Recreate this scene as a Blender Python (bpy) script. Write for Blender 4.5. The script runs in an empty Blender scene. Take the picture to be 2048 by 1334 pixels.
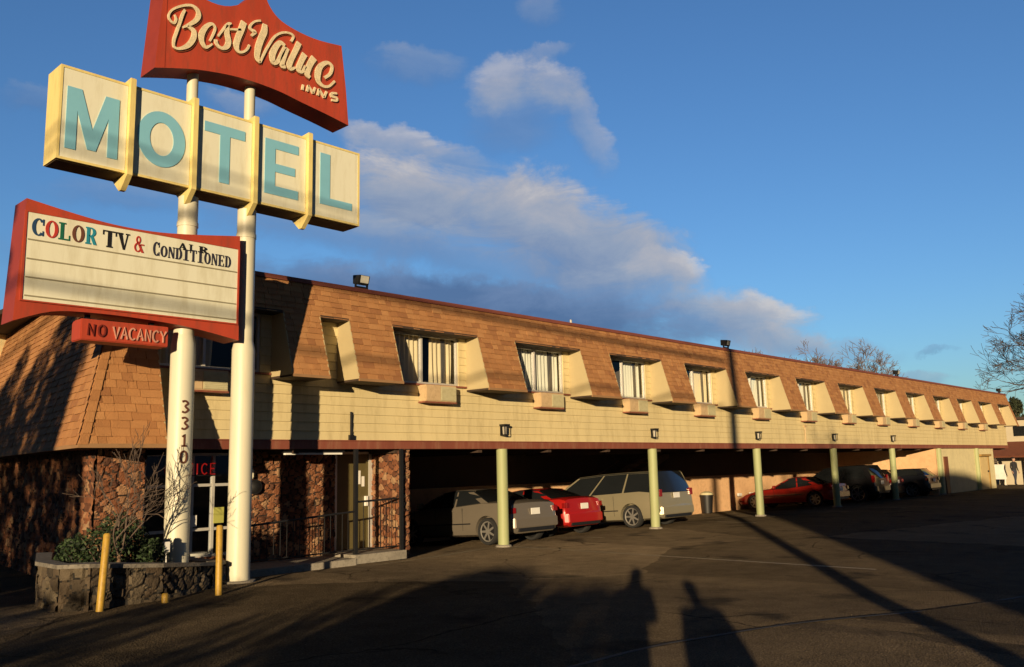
import bpy, bmesh, math, random
from math import sin, cos, pi, radians, sqrt, atan2, hypot
from mathutils import Vector, Matrix
S = bpy.context.scene
COL = S.collection
rnd = random.Random(7)

# ------------------------------------------------------------------ camera
CAMF = 1732.859
cam_d = bpy.data.cameras.new('camera'); cam = bpy.data.objects.new('camera', cam_d); COL.objects.link(cam)
yaw, pit, rol = 0.8194912, 0.1520416, -0.0224679
f_ = Vector((sin(yaw) * cos(pit), cos(yaw) * cos(pit), sin(pit)))
r_ = Vector((cos(yaw), -sin(yaw), 0.0)); u_ = r_.cross(f_)
r2 = r_ * cos(rol) + u_ * sin(rol); u2 = -r_ * sin(rol) + u_ * cos(rol)
M3 = Matrix((r2, u2, -f_)).transposed()
cam.matrix_world = Matrix.Translation((-14.521, -13.968, 1.7975)) @ M3.to_4x4()
cam_d.sensor_width = 36.0; cam_d.lens = CAMF / 2048 * 36.0
cam_d.clip_start = 0.05; cam_d.clip_end = 5000
S.camera = cam

# ------------------------------------------------------------------ light
SUN_EL = 6.8
LH = (0.8230, 0.5681)                     # horizontal travel direction of the sunlight
Ldir = Vector((LH[0] * cos(radians(SUN_EL)), LH[1] * cos(radians(SUN_EL)), -sin(radians(SUN_EL))))
sun_d = bpy.data.lights.new('sun', 'SUN'); sun = bpy.data.objects.new('sun', sun_d); COL.objects.link(sun)
sun_d.energy = 5.0; sun_d.angle = radians(0.45); sun_d.color = (1.0, 0.755, 0.45)
sun.rotation_euler = Ldir.to_track_quat('-Z', 'Y').to_euler(); sun.location = (-40, -30, 20)
S.view_settings.view_transform = 'Standard'; S.view_settings.look = 'None'
S.view_settings.exposure = 0.35; S.view_settings.gamma = 1.0

W = bpy.data.worlds.new('World'); S.world = W; W.use_nodes = True
nt = W.node_tree; nt.nodes.clear()
class NG:
    """small helper that chains math nodes"""
    def __init__(s, tree): s.t = tree
    def n(s, kind, **kw):
        o = s.t.nodes.new(kind)
        for k, v in kw.items(): setattr(o, k, v)
        return o
    def put(s, sock, v):
        if isinstance(v, (int, float)): sock.default_value = v
        elif isinstance(v, (tuple, list)): sock.default_value = v
        else: s.t.links.new(v, sock)
    def m(s, op, a, b=None, c=None, clamp=False):
        o = s.n('ShaderNodeMath', operation=op, use_clamp=clamp)
        s.put(o.inputs[0], a)
        if b is not None: s.put(o.inputs[1], b)
        if c is not None: s.put(o.inputs[2], c)
        return o.outputs[0]
    def noise(s, vec, scale, detail=4, rough=.55, dist=0.0):
        o = s.n('ShaderNodeTexNoise'); s.put(o.inputs['Vector'], vec) if vec is not None else None
        o.inputs['Scale'].default_value = scale; o.inputs['Detail'].default_value = detail
        o.inputs['Roughness'].default_value = rough; o.inputs['Distortion'].default_value = dist
        return o
    def ramp(s, fac, pts, interp='LINEAR'):
        o = s.n('ShaderNodeValToRGB'); s.put(o.inputs[0], fac); cr = o.color_ramp; cr.interpolation = interp
        while len(cr.elements) < len(pts): cr.elements.new(.5)
        for e, (p, c) in zip(cr.elements, pts):
            e.position = p; e.color = (c, c, c, 1) if isinstance(c, (int, float)) else (*c, 1)
        return o.outputs[0]
    def mix(s, fac, a, b, blend='MIX'):
        o = s.n('ShaderNodeMix', data_type='RGBA', blend_type=blend); s.put(o.inputs[0], fac)
        for i, v in ((6, a), (7, b)):
            if isinstance(v, tuple): v = (*v[:3], 1)
            s.put(o.inputs[i], v)
        return o.outputs[2]
g = NG(nt)
sky = g.n('ShaderNodeTexSky', sky_type='NISHITA'); sky.sun_disc = False
sky.sun_elevation = radians(SUN_EL); sky.sun_rotation = radians(235.4)
sky.air_density = 1.0; sky.dust_density = 0.6; sky.ozone_density = 2.0; sky.altitude = 0
tc = g.n('ShaderNodeTexCoord')
nz = g.noise(tc.outputs['Generated'], 7.0, 5, .6)
nz2 = g.noise(tc.outputs['Generated'], 24.0, 5, .65)
sx = g.n('ShaderNodeSeparateXYZ'); nt.links.new(tc.outputs['Generated'], sx.inputs[0])
sn = g.n('ShaderNodeSeparateColor'); nt.links.new(nz.outputs['Color'], sn.inputs[0])
sn2 = g.n('ShaderNodeSeparateColor'); nt.links.new(nz2.outputs['Color'], sn2.inputs[0])
az = g.m('MULTIPLY', g.m('ARCTAN2', sx.outputs[0], sx.outputs[1]), 57.2958)
el = g.m('MULTIPLY', g.m('ARCSINE', sx.outputs[2]), 57.2958)
az = g.m('ADD', az, g.m('ADD', g.m('MULTIPLY', g.m('SUBTRACT', sn.outputs[0], .5), 5.0), g.m('MULTIPLY', g.m('SUBTRACT', sn2.outputs[0], .5), 2.2)))
el = g.m('ADD', el, g.m('ADD', g.m('MULTIPLY', g.m('SUBTRACT', sn.outputs[1], .5), 2.6), g.m('MULTIPLY', g.m('SUBTRACT', sn2.outputs[1], .5), 1.6)))
CLOUDS = [(36.5, 15.2, 9.5, 1.5, -6, .55, .55), (30.0, 17.5, 9.0, 2.6, -4, .28, .6), (45.5, 13.2, 8.5, 1.5, -12, .55, .45), (54.5, 11.0, 5.0, 1.5, -16, .6, .55), (24.0, 12.5, 8.0, 1.6, 0, .35, .35), (44.0, 18.6, 5.5, 1.3, -12, .5, .85), (68.5, 6.6, 3.2, .8, -14, .4, .55), (41.0, 17.6, 7.2, 2.3, -9, 1, 0.75), (49.0, 15.6, 6.8, 3.1, -22, 1, 0.75), (52.69, 13.6, 5.4, 3.0, -20, 1, 0.65), (57.26, 12.15, 2.72, 1.16, -13.6, 0.95, 1.0), (42.5, 11.0, 11.5, 1.7, -8.5, 0.95, 0.15), (51.0, 9.6, 8.0, 1.9, -10.0, 0.95, 0.15), (59.37, 9.11, 3.47, 1.61, -8.5, 0.8, 0.5), (62.52, 8.92, 4.0, 1.65, -19.3, 0.95, 0.85), (65.2, 7.63, 2.69, 0.88, -18.6, 0.7, 0.7), (46.6, 24.9, 2.7, 1.7, 8.3, 0.6, 1), (50.33, 24.2, 2.4, 1.5, -31.6, 0.6, 0.95), (52.3, 21.6, 3.3, 1.15, -63.9, 0.5, 0.8), (47.3, 22.8, 3.2, 2.4, -1.3, 0.42, 0.55), (49.8, 26.6, 1.6, .6, 5, .35, .9), (40.24, 26.06, 2.65, 1.08, 1.6, 0.4, 0.6), (49.45, 29.12, 1.39, 1.01, -2.5, 0.3, 0.7), (39.2, 21.28, 4.1, 1.0, -8.4, 0.7, 0.9), (43.99, 20.39, 2.9, 0.95, -14.1, 0.5, 0.8), (16.74, 21.87, 2.73, 0.76, 10.8, 0.35, 0.5), (21.98, 16.45, 4.06, 0.89, -2.7, 0.35, 0.5), (28.64, 22.63, 2.6, 0.78, -4.4, 0.45, 0.7), (40.19, 15.41, 4.86, 0.81, -3.5, 0.4, 0.7), (33.63, 12.22, 4.38, 0.96, -2.6, 0.5, 0.2), (72.44, 4.78, 1.48, 0.42, -12.6, 0.45, 0.6), (73.61, 5.89, 1.06, 0.18, -4.4, 0.35, 0.3), (31.57, 20.31, 2.69, 0.62, -11.3, 0.3, 0.7)]
mpz = g.n('ShaderNodeMapping'); nt.links.new(tc.outputs['Generated'], mpz.inputs[0]); mpz.inputs['Scale'].default_value = (1, 1, 2.6); mpz.inputs['Rotation'].default_value = (radians(8), radians(10), 0)
nz3 = g.noise(mpz.outputs[0], 9.0, 9, .64, .5).outputs[0]
dens = None; lit = None; wsum = None
for (ca, ce, a, b, ang, de, br) in CLOUDS:
    c_, s_ = cos(radians(ang)), sin(radians(ang))
    dx = g.m('MULTIPLY', g.m('SUBTRACT', az, ca), cos(radians(ce))); dy = g.m('SUBTRACT', el, ce)
    U = g.m('ADD', g.m('MULTIPLY', dx, c_ / a), g.m('MULTIPLY', dy, s_ / a))
    V = g.m('ADD', g.m('MULTIPLY', dx, -s_ / b), g.m('MULTIPLY', dy, c_ / b))
    r = g.m('SQRT', g.m('ADD', g.m('MULTIPLY', U, U), g.m('MULTIPLY', V, V)))
    # crisp upper edge, soft lower edge
    soft = g.m('MULTIPLY_ADD', g.m('MULTIPLY', V, 1.0, clamp=True), -.42, .95)
    k = g.m('DIVIDE', g.m('SUBTRACT', g.m('MULTIPLY_ADD', nz3, 1.25, .67), r), soft, clamp=True)
    k = g.m('MULTIPLY', g.m('MULTIPLY', k, k), g.m('MULTIPLY_ADD', k, -2.0, 3.0))
    k = g.m('MULTIPLY', k, de)
    br_ = g.m('MULTIPLY_ADD', V, .28, br - .05)
    kb = g.m('MULTIPLY', k, br_)
    dens = k if dens is None else g.m('SUBTRACT', g.m('ADD', dens, k), g.m('MULTIPLY', dens, k))
    lit = kb if lit is None else g.m('ADD', lit, kb); wsum = k if wsum is None else g.m('ADD', wsum, k)
bri = g.m('DIVIDE', lit, g.m('ADD', wsum, .05))
bri = g.m('ADD', bri, g.m('MULTIPLY', g.m('SUBTRACT', nz3, .56), .75))
cloud_col = g.ramp(bri, [(0.0, (.075, .13, .27)), (.35, (.16, .235, .40)), (.62, (.29, .345, .455)), (.85, (.43, .43, .47)), (1.0, (.60, .56, .54))])
hsv = g.n('ShaderNodeHueSaturation'); nt.links.new(sky.outputs[0], hsv.inputs['Color'])
hsv.inputs['Hue'].default_value = .5; hsv.inputs['Saturation'].default_value = 1.0; hsv.inputs['Value'].default_value = 1.0
SKY_K = 0.09
# dark out-of-view sky added overhead and behind the viewer to cut ambient fill; clear blue in the opening ahead
az0 = g.m('MULTIPLY', g.m('ARCTAN2', sx.outputs[0], sx.outputs[1]), 57.2958); el0 = g.m('MULTIPLY', g.m('ARCSINE', sx.outputs[2]), 57.2958)
wob = g.m('MULTIPLY', g.m('SUBTRACT', nz.outputs[0], .5), 26.0)
da = g.m('ADD', g.m('ABSOLUTE', g.m('SUBTRACT', az0, 50.0)), wob)
fill_cut = g.m('MAXIMUM', g.m('DIVIDE', g.m('SUBTRACT', da, 62.0), 18.0, clamp=True), g.m('DIVIDE', g.m('SUBTRACT', g.m('ADD', el0, g.m('MULTIPLY', wob, .5)), 46.0), 14.0, clamp=True))
tint = g.mix(1.0, hsv.outputs[0], (.74, 1.10, 1.60), 'MULTIPLY')
bg1 = g.n('ShaderNodeBackground'); nt.links.new(tint, bg1.inputs[0]); bg1.inputs[1].default_value = SKY_K
bg2 = g.n('ShaderNodeBackground'); nt.links.new(cloud_col, bg2.inputs[0]); bg2.inputs[1].default_value = .8
ms = g.n('ShaderNodeMixShader'); nt.links.new(g.m('MULTIPLY', dens, .9), ms.inputs[0])
nt.links.new(bg1.outputs[0], ms.inputs[1]); nt.links.new(bg2.outputs[0], ms.inputs[2])
bg3 = g.n('ShaderNodeBackground'); nt.links.new(g.ramp(nz2.outputs[0], [(.3, (.018, .042, .10)), (.7, (.036, .070, .14))]), bg3.inputs[0]); bg3.inputs[1].default_value = .42
ms2 = g.n('ShaderNodeMixShader'); nt.links.new(g.m('MULTIPLY', fill_cut, .96), ms2.inputs[0]); nt.links.new(ms.outputs[0], ms2.inputs[1]); nt.links.new(bg3.outputs[0], ms2.inputs[2])
wo = g.n('ShaderNodeOutputWorld'); nt.links.new(ms2.outputs[0], wo.inputs[0])

# ------------------------------------------------------------------ materials
MATS = {}
def mat(name, color, rough=.75, var=.18, nscale=3.0, bump=.15, bscale=60.0, metal=0.0, dirt=None, tone=None, emit=None, estr=0, spec=.5, streak=False, coat=0):
    if name in MATS: return MATS[name]
    m = bpy.data.materials.new(name); m.use_nodes = True; t = m.node_tree; h = NG(t)
    b = t.nodes['Principled BSDF']; b.inputs['Roughness'].default_value = rough; b.inputs['Metallic'].default_value = metal
    b.inputs['Specular IOR Level'].default_value = spec
    if coat: b.inputs['Coat Weight'].default_value = coat; b.inputs['Coat Roughness'].default_value = .06
    co = h.n('ShaderNodeTexCoord').outputs['Object']
    if streak:
        mp = h.n('ShaderNodeMapping'); t.links.new(co, mp.inputs[0]); mp.inputs['Scale'].default_value = (1, 1, .18); cv = mp.outputs[0]
    else: cv = co
    n1 = h.noise(cv, nscale, 6, .62)
    base = tuple(color)
    dark = tuple(c * (1 - var) for c in base); light = tuple(min(1, c * (1 + var * .6)) for c in base)
    colr = h.ramp(n1.outputs[0], [(.25, dark), (.5, base), (.78, light)])
    if tone:
        at = h.n('ShaderNodeAttribute'); at.attribute_name = 'tone'
        colr2 = h.ramp(at.outputs['Fac'], [(i / (len(tone) - 1), c) for i, c in enumerate(tone)])
        colr = h.mix(1.0, h.mix(0.0, colr2, colr2), h.ramp(n1.outputs[0], [(.2, 1 - var), (.8, 1.0)]), 'MULTIPLY')
    if dirt:
        n2 = h.noise(cv, nscale * 4.3, 5, .7)
        colr = h.mix(h.m('MULTIPLY', h.ramp(n2.outputs[0], [(.48, 0.0), (.68, 1.0)]), dirt[3] if len(dirt) > 3 else .6), colr, tuple(dirt[:3]))
    h.put(b.inputs['Base Color'], colr)
    if bump:
        n3 = h.noise(co, bscale, 4, .6); bp = h.n('ShaderNodeBump'); bp.inputs['Strength'].default_value = bump; bp.inputs['Distance'].default_value = .02
        t.links.new(n3.outputs[0], bp.inputs['Height']); t.links.new(bp.outputs[0], b.inputs['Normal'])
    if emit:
        b.inputs['Emission Color'].default_value = (*emit, 1); b.inputs['Emission Strength'].default_value = estr
    MATS[name] = m; return m

def glass_mat(name, tint=(.9, .95, 1), refl=1.0):
    m = bpy.data.materials.new(name); m.use_nodes = True; t = m.node_tree; t.nodes.clear(); h = NG(t)
    tr = h.n('ShaderNodeBsdfTransparent'); tr.inputs[0].default_value = (*tint, 1)
    gl = h.n('ShaderNodeBsdfGlossy'); gl.inputs['Roughness'].default_value = .03; gl.inputs[0].default_value = (1, 1, 1, 1)
    fr = h.n('ShaderNodeFresnel'); h.put(fr.inputs[0], h.m('MULTIPLY_ADD', h.n('ShaderNodeNewGeometry').outputs['Backfacing'], 1 / 1.5 - 1.5, 1.5))
    n = h.noise(h.n('ShaderNodeTexCoord').outputs['Object'], 2.5, 2); bp = h.n('ShaderNodeBump'); bp.inputs['Strength'].default_value = .04
    t.links.new(n.outputs[0], bp.inputs['Height']); t.links.new(bp.outputs[0], gl.inputs['Normal'])
    mx = h.n('ShaderNodeMixShader'); t.links.new(h.m('MULTIPLY', fr.outputs[0], refl, clamp=True), mx.inputs[0])
    t.links.new(tr.outputs[0], mx.inputs[1]); t.links.new(gl.outputs[0], mx.inputs[2])
    o = h.n('ShaderNodeOutputMaterial'); t.links.new(mx.outputs[0], o.inputs[0]); MATS[name] = m; return m

def asphalt(name, col, seed=0.0):
    m = bpy.data.materials.new(name); m.use_nodes = True; t = m.node_tree; h = NG(t)
    b = t.nodes['Principled BSDF']; b.inputs['Roughness'].default_value = .88; b.inputs['Diffuse Roughness'].default_value = 1.0; b.inputs['Specular IOR Level'].default_value = .04
    co = h.n('ShaderNodeTexCoord').outputs['Object']
    mp = h.n('ShaderNodeMapping'); t.links.new(co, mp.inputs[0]); mp.inputs['Location'].default_value = (seed, seed, 0); co = mp.outputs[0]
    big = h.noise(co, .22, 5, .6, .4); mid = h.noise(co, 2.2, 6, .7); fine = h.noise(co, 55, 3, .7)
    vor = h.n('ShaderNodeTexVoronoi'); t.links.new(co, vor.inputs['Vector']); vor.inputs['Scale'].default_value = 45
    c1 = h.ramp(big.outputs[0], [(.3, tuple(c * .72 for c in col)), (.5, col), (.7, tuple(c * 1.25 for c in col))])
    c2 = h.mix(1.0, c1, h.ramp(mid.outputs[0], [(.3, .72), (.7, 1.15)]), 'MULTIPLY')
    c3 = h.mix(1.0, c2, h.ramp(fine.outputs[0], [(.3, .45), (.55, 1.0), (.75, 1.9)]), 'MULTIPLY')
    # oil stains
    st = h.noise(co, .7, 4, .55)
    c3 = h.mix(h.ramp(st.outputs[0], [(.58, 0.0), (.68, .75)]), c3, (.04, .035, .03))
    # cracks and tar patches
    wv = h.noise(co, 1.1, 4, .6); cc = h.n('ShaderNodeMix', data_type='VECTOR'); cc.inputs[0].default_value = .35; h.put(cc.inputs[4], co); h.put(cc.inputs[5], wv.outputs['Color'])
    ve = h.n('ShaderNodeTexVoronoi', feature='DISTANCE_TO_EDGE'); t.links.new(cc.outputs[1], ve.inputs['Vector']); ve.inputs['Scale'].default_value = .42
    crk = h.m('MULTIPLY', h.ramp(ve.outputs[0], [(.0, 1.0), (.008, .0)]), h.ramp(h.noise(co, .35, 3).outputs[0], [(.45, 0.0), (.55, .85)]))
    c3 = h.mix(crk, c3, (.02, .016, .012))
    pt_ = h.n('ShaderNodeTexVoronoi'); t.links.new(cc.outputs[1], pt_.inputs['Vector']); pt_.inputs['Scale'].default_value = .16
    sp_ = h.n('ShaderNodeSeparateColor'); t.links.new(pt_.outputs['Color'], sp_.inputs[0])
    c3 = h.mix(1.0, c3, h.ramp(sp_.outputs[0], [(.2, .62), (.5, 1.0), (.85, 1.35)]), 'MULTIPLY')
    h.put(b.inputs['Base Color'], c3)
    hh = h.m('ADD', h.m('MULTIPLY', vor.outputs['Distance'], .8), h.m('ADD', h.m('MULTIPLY', fine.outputs[0], .7), h.m('MULTIPLY', mid.outputs[0], 1.5)))
    bp = h.n('ShaderNodeBump'); bp.inputs['Strength'].default_value = 1.0; bp.inputs['Distance'].default_value = .05
    t.links.new(hh, bp.inputs['Height']); t.links.new(bp.outputs[0], b.inputs['Normal'])
    MATS[name] = m; return m

M_asph = asphalt('lot_asphalt', (.25, .19, .12)); M_street = asphalt('street_asphalt', (.20, .155, .105), 13.0)
M_conc = mat('concrete', (.30, .27, .22), .85, .25, 2.5, .5, 90, dirt=(.1, .09, .07, .6))
M_siding = mat('cream_siding', (.66, .555, .305), .72, .12, 1.2, .12, 40, dirt=(.38, .30, .15, .42), streak=True)
M_cream = mat('cream_trim', (.46, .38, .215), .7, .08, 1.5, .1, 40, dirt=(.42, .32, .17, .2))
M_maroon = mat('maroon_trim', (.22, .065, .04), .6, .18, 2.0, .1, 40, dirt=(.35, .2, .12, .35), streak=True)
M_shing = mat('wood_shingle', (.4, .18, .07), .85, .22, 5.0, .5, 45, tone=[(.34, .148, .056), (.41, .188, .069), (.465, .222, .083), (.51, .255, .10)])
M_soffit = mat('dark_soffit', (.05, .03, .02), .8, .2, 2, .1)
M_peach = mat('peach_stucco', (.72, .45, .24), .85, .14, 1.6, .5, 120, dirt=(.36, .2, .1, .3))
M_lotwall = mat('cream_stucco', (.66, .58, .34), .85, .12, 1.6, .4, 120, dirt=(.4, .33, .18, .3))
M_stone = mat('rust_stone', (.3, .15, .08), .8, .35, 14.0, .9, 50, tone=[(.035, .02, .014), (.14, .05, .022), (.25, .09, .036), (.34, .145, .065), (.40, .25, .135)])
M_pstone = mat('grey_brown_stone', (.2, .15, .1), .85, .4, 12.0, .9, 45, tone=[(.018, .015, .012), (.055, .040, .024), (.085, .058, .034), (.11, .08, .05), (.14, .11, .07)])
M_col = mat('pale_green_post', (.34, .375, .185), .6, .12, 2.0, .1, 40, dirt=(.3, .28, .14, .4), streak=True)
M_red = mat('sign_red', (.42, .055, .025), .55, .22, 2.2, .08, 30, dirt=(.26, .055, .03, .65), streak=True)
M_redside = mat('sign_red_side', (.28, .038, .018), .5, .15, 2.5, .05, 30)
M_white = mat('sign_face', (.74, .74, .60), .45, .05, 1.4, .03, 30, dirt=(.50, .46, .30, .42), streak=True)
M_yel = mat('sign_yellow', (.76, .63, .25), .5, .10, 2.5, .05, 30, dirt=(.45, .3, .1, .35), streak=True)
M_teal = mat('teal_letter', (.21, .50, .66), .5, .08, 3, .03, 30)
M_pole = mat('pole_white', (.62, .60, .47), .45, .05, 1.6, .04, 30, dirt=(.55, .5, .36, .35), streak=True)
M_let = mat('letter_cream', (.78, .66, .44), .6, .22, 16, .3, 50, dirt=(.36, .3, .18, .7))
M_black = mat('black_paint', (.012, .012, .013), .5, .2, 4, .05)
M_dark = mat('dark_metal', (.03, .03, .032), .45, .2, 4, .05, metal=.6)
M_navy = mat('navy_letter', (.02, .06, .14), .5); M_lred = mat('red_letter', (.45, .04, .03), .5); M_lgreen = mat('green_letter', (.01, .12, .07), .5)
M_lbrown = mat('brown_letter', (.13, .05, .03), .5); M_lcyan = mat('cyan_letter', (.02, .24, .34), .5)
M_neon = mat('neon_red', (.3, .01, .01), .4, emit=(1, .03, .02), estr=.22)
M_ac = mat('ac_case', (.58, .42, .24), .55, .12, 3, .05, dirt=(.3, .2, .1, .4)); M_acf = mat('ac_front', (.52, .48, .30), .5, .1, 3, .05, dirt=(.3, .26, .12, .4))
M_alu = mat('aluminium', (.62, .60, .55), .4, .1, 4, .05, metal=.3)
M_curt = mat('curtain_cloth', (.72, .68, .54), .9, .06, 3, .1)
M_curt2 = mat('curtain_cloth_warm', (.74, .60, .36), .9, .06, 3, .1)
M_room = mat('room_interior', (.10, .085, .07), .9); M_glass = glass_mat('window_glass', refl=1.4); M_dglass = mat('tinted_glass', (.012, .014, .016), .06, .1, 2, 0, spec=.7)
M_bol = mat('bollard_yellow', (.44, .27, .035), .5, .15, 6, .1, dirt=(.2, .12, .03, .5)); M_rub = mat('tyre_rubber', (.018, .018, .018), .85, .2, 8, .2)
M_rim = mat('wheel_alloy', (.45, .43, .40), .35, .1, 6, .02, metal=.7); M_chrome = mat('plate_white', (.75, .74, .70), .5)
M_lamp = mat('tail_lamp_red', (.22, .008, .008), .15, .1, 3, 0, coat=.5); M_bark = mat('bark', (.16, .10, .06), .9, .4, 14, .9, 40); M_twig = mat('twig_bark', (.12, .085, .065), .9, .3, 9, .3)
M_leaf = mat('shrub_leaf', (.05, .09, .03), .7, .4, 20, .1, tone=[(.008, .018, .006), (.016, .036, .010), (.028, .060, .015), (.05, .09, .024)])
M_conif = mat('conifer_leaf', (.04, .05, .025), .8, .4, 20, .1, tone=[(.010, .016, .007), (.022, .035, .014), (.04, .055, .02), (.07, .075, .03)])
M_wood = mat('pole_wood', (.14, .09, .055), .85, .3, 6, .4, streak=True)

# ------------------------------------------------------------------ mesh helpers
class MB:
    def __init__(s): s.v = []; s.f = []; s.mi = []; s.t = []
    def add(s, vs, fs, mi=0, tone=None):
        o = len(s.v); s.v += [tuple(v) for v in vs]
        for f in fs: s.f.append(tuple(i + o for i in f)); s.mi.append(mi); s.t.append(.5 if tone is None else tone)
        return s
    def box(s, x0, x1, y0, y1, z0, z1, mi=0, tone=None):
        vs = [(x, y, z) for z in (z0, z1) for y in (y0, y1) for x in (x0, x1)]
        return s.add(vs, [(0, 2, 3, 1), (4, 5, 7, 6), (0, 1, 5, 4), (2, 6, 7, 3), (0, 4, 6, 2), (1, 3, 7, 5)], mi, tone)
    def prism(s, poly, axis, a, b, mi=0, mside=None, tone=None):
        """polygon of 2D points extruded along axis ('y': points are x,z; 'x': points are y,z; 'z': x,y)"""
        def P(p, t): return {'y': (p[0], t, p[1]), 'x': (t, p[0], p[1]), 'z': (p[0], p[1], t)}[axis]
        n = len(poly); vs = [P(p, a) for p in poly] + [P(p, b) for p in poly]
        s.add(vs, [tuple(range(n)), tuple(range(2 * n - 1, n - 1, -1))], mi, tone)
        o = len(s.v) - 2 * n
        for i in range(n):
            j = (i + 1) % n; s.f.append((o + i, o + n + i, o + n + j, o + j)); s.mi.append(mi if mside is None else mside); s.t.append(.5 if tone is None else tone)
        return s
    def tube(s, pts, radii, seg=8, mi=0, cap=True, tone=None):
        pts = [Vector(p) for p in pts]; n = len(pts)
        if isinstance(radii, (int, float)): radii = [radii] * n
        o = len(s.v); up = None
        for i, p in enumerate(pts):
            d = (pts[min(i + 1, n - 1)] - pts[max(i - 1, 0)])
            if d.length < 1e-9: d = Vector((0, 0, 1))
            d.normalize()
            if up is None: up = Vector((1, 0, 0)) if abs(d.x) < .8 else Vector((0, 1, 0))
            a = d.cross(up).normalized(); b = a.cross(d).normalized(); up = b
            for k in range(seg):
                th = 2 * pi * k / seg; s.v.append(tuple(p + (a * cos(th) + b * sin(th)) * radii[i]))
        for i in range(n - 1):
            for k in range(seg):
                k2 = (k + 1) % seg; s.f.append((o + i * seg + k, o + i * seg + k2, o + (i + 1) * seg + k2, o + (i + 1) * seg + k)); s.mi.append(mi); s.t.append(.5 if tone is None else tone)
        if cap:
            s.f.append(tuple(o + k for k in range(seg))[::-1]); s.mi.append(mi); s.t.append(.5)
            s.f.append(tuple(o + (n - 1) * seg + k for k in range(seg))); s.mi.append(mi); s.t.append(.5)
        return s
    def build(s, name, mats, parent=None, smooth=False, bevel=0.0):
        me = bpy.data.meshes.new(name); me.from_pydata(s.v, [], s.f)
        if not isinstance(mats, (list, tuple)): mats = [mats]
        for m in mats: me.materials.append(m)
        me.polygons.foreach_set('material_index', s.mi)
        if any(t != .5 for t in s.t):
            at = me.attributes.new('tone', 'FLOAT', 'FACE'); at.data.foreach_set('value', s.t)
        if smooth: me.polygons.foreach_set('use_smooth', [True] * len(s.f))
        bm = bmesh.new(); bm.from_mesh(me); bmesh.ops.recalc_face_normals(bm, faces=bm.faces)
        if bevel:
            ed = [e for e in bm.edges if len(e.link_faces) == 2 and e.calc_face_angle(0) > .6]
            bmesh.ops.bevel(bm, geom=ed, offset=bevel, segments=2, affect='EDGES', clamp_overlap=True)
        bm.to_mesh(me); bm.free(); me.update()
        if smooth:
            me.set_sharp_from_angle(angle=radians(42))
        o = bpy.data.objects.new(name, me); COL.objects.link(o)
        if parent is not None: o.parent = parent
        return o
def tag(o, label=None, cat=None, group=None, kind=None):
    if label: o['label'] = label
    if cat: o['category'] = cat
    if group: o['group'] = group
    if kind: o['kind'] = kind
    return o
def thing(name, label, cat, loc=(0, 0, 0), rz=0, group=None):
    o = bpy.data.objects.new(name, None); COL.objects.link(o); o.location = loc; o.rotation_euler = (0, 0, rz); o.empty_display_size = .2
    return tag(o, label, cat, group)
def copy_tree(o, parent=None):
    c = o.copy(); COL.objects.link(c); c.parent = parent
    for ch in [x for x in COL.objects if x.parent == o]: copy_tree(ch, c)
    return c
def ss(a, b, x):
    t = max(0, min(1, (x - a) / (b - a))); return t * t * (3 - 2 * t)
def ground_z(x, y): return -.055 * max(0, min(y, 9)) * ss(-3, -2.5, x) * (1 - ss(38, 46, x)) + .14 * ss(0, 1.4, -y) * (1 - ss(-6.5, -2.5, x))
ORD = ['first', 'second', 'third', 'fourth', 'fifth', 'sixth', 'seventh', 'eighth', 'ninth', 'tenth', 'eleventh', 'twelfth', 'thirteenth']

# ------------------------------------------------------------------ ground
def axis_pts(lo, hi, a, b, step):
    l = []; x = a
    while x <= b: l.append(x); x += step
    d = step; x = a
    while x > lo: d *= 1.7; x -= d; l.insert(0, max(x, lo))
    d = step; x = l[-1]
    while x < hi: d *= 1.7; x += d; l.append(min(x, hi))
    return l
gx = axis_pts(-900, 900, -16, 46, .5); gy = axis_pts(-900, 900, -16, 8, .4)
mb = MB(); mb.add([(x, y, ground_z(x, y)) for y in gy for x in gx], [(j * len(gx) + i, j * len(gx) + i + 1, (j + 1) * len(gx) + i + 1, (j + 1) * len(gx) + i) for j in range(len(gy) - 1) for i in range(len(gx) - 1)])
tag(mb.build('ground', M_asph, smooth=True), kind='structure')
# street sheet beyond the gutter seam, lifted a few millimetres
def seam(x): return -9.21 - (x + 7.68) * .273 if x > -30 else -9.21 + 22.3 * .273
sxs = [-60, -30, -20, -15, -12, -10, -8, -6, -4, -2, 0, 6, 20, 45, 80]
def seam_y(x):
    if x < -7.68: return -9.21 + (-7.68 - x) * .05
    if x < 8: return -9.21 - (x + 7.68) * .273
    return -13.49
mb = MB(); vs = []; 
for x in sxs: vs += [(x, seam_y(x), ground_z(x, seam_y(x)) + .006), (x, -60, .146 if x < -6 else .006 + ground_z(x, -60))]
mb.add(vs, [(2 * i, 2 * i + 1, 2 * i + 3, 2 * i + 2) for i in range(len(sxs) - 1)])
tag(mb.build('street', M_street), kind='structure')
mb = MB(); vs = []; xs2 = [-14 + .5 * i for i in range(90)]
for x in xs2: y = seam_y(x); z = ground_z(x, y); vs += [(x, y + .035, z + .006), (x, y + .01, z + .012), (x, y - .01, z + .012), (x, y - .035, z + .009)]
mb.add(vs, [(4 * i + k, 4 * i + k + 1, 4 * i + k + 5, 4 * i + k + 4) for i in range(len(xs2) - 1) for k in range(3)])
tag(mb.build('gutter_strip', mat('dark_seam', (.035, .03, .025), .9, .3, 5, .4)), kind='structure')

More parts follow.
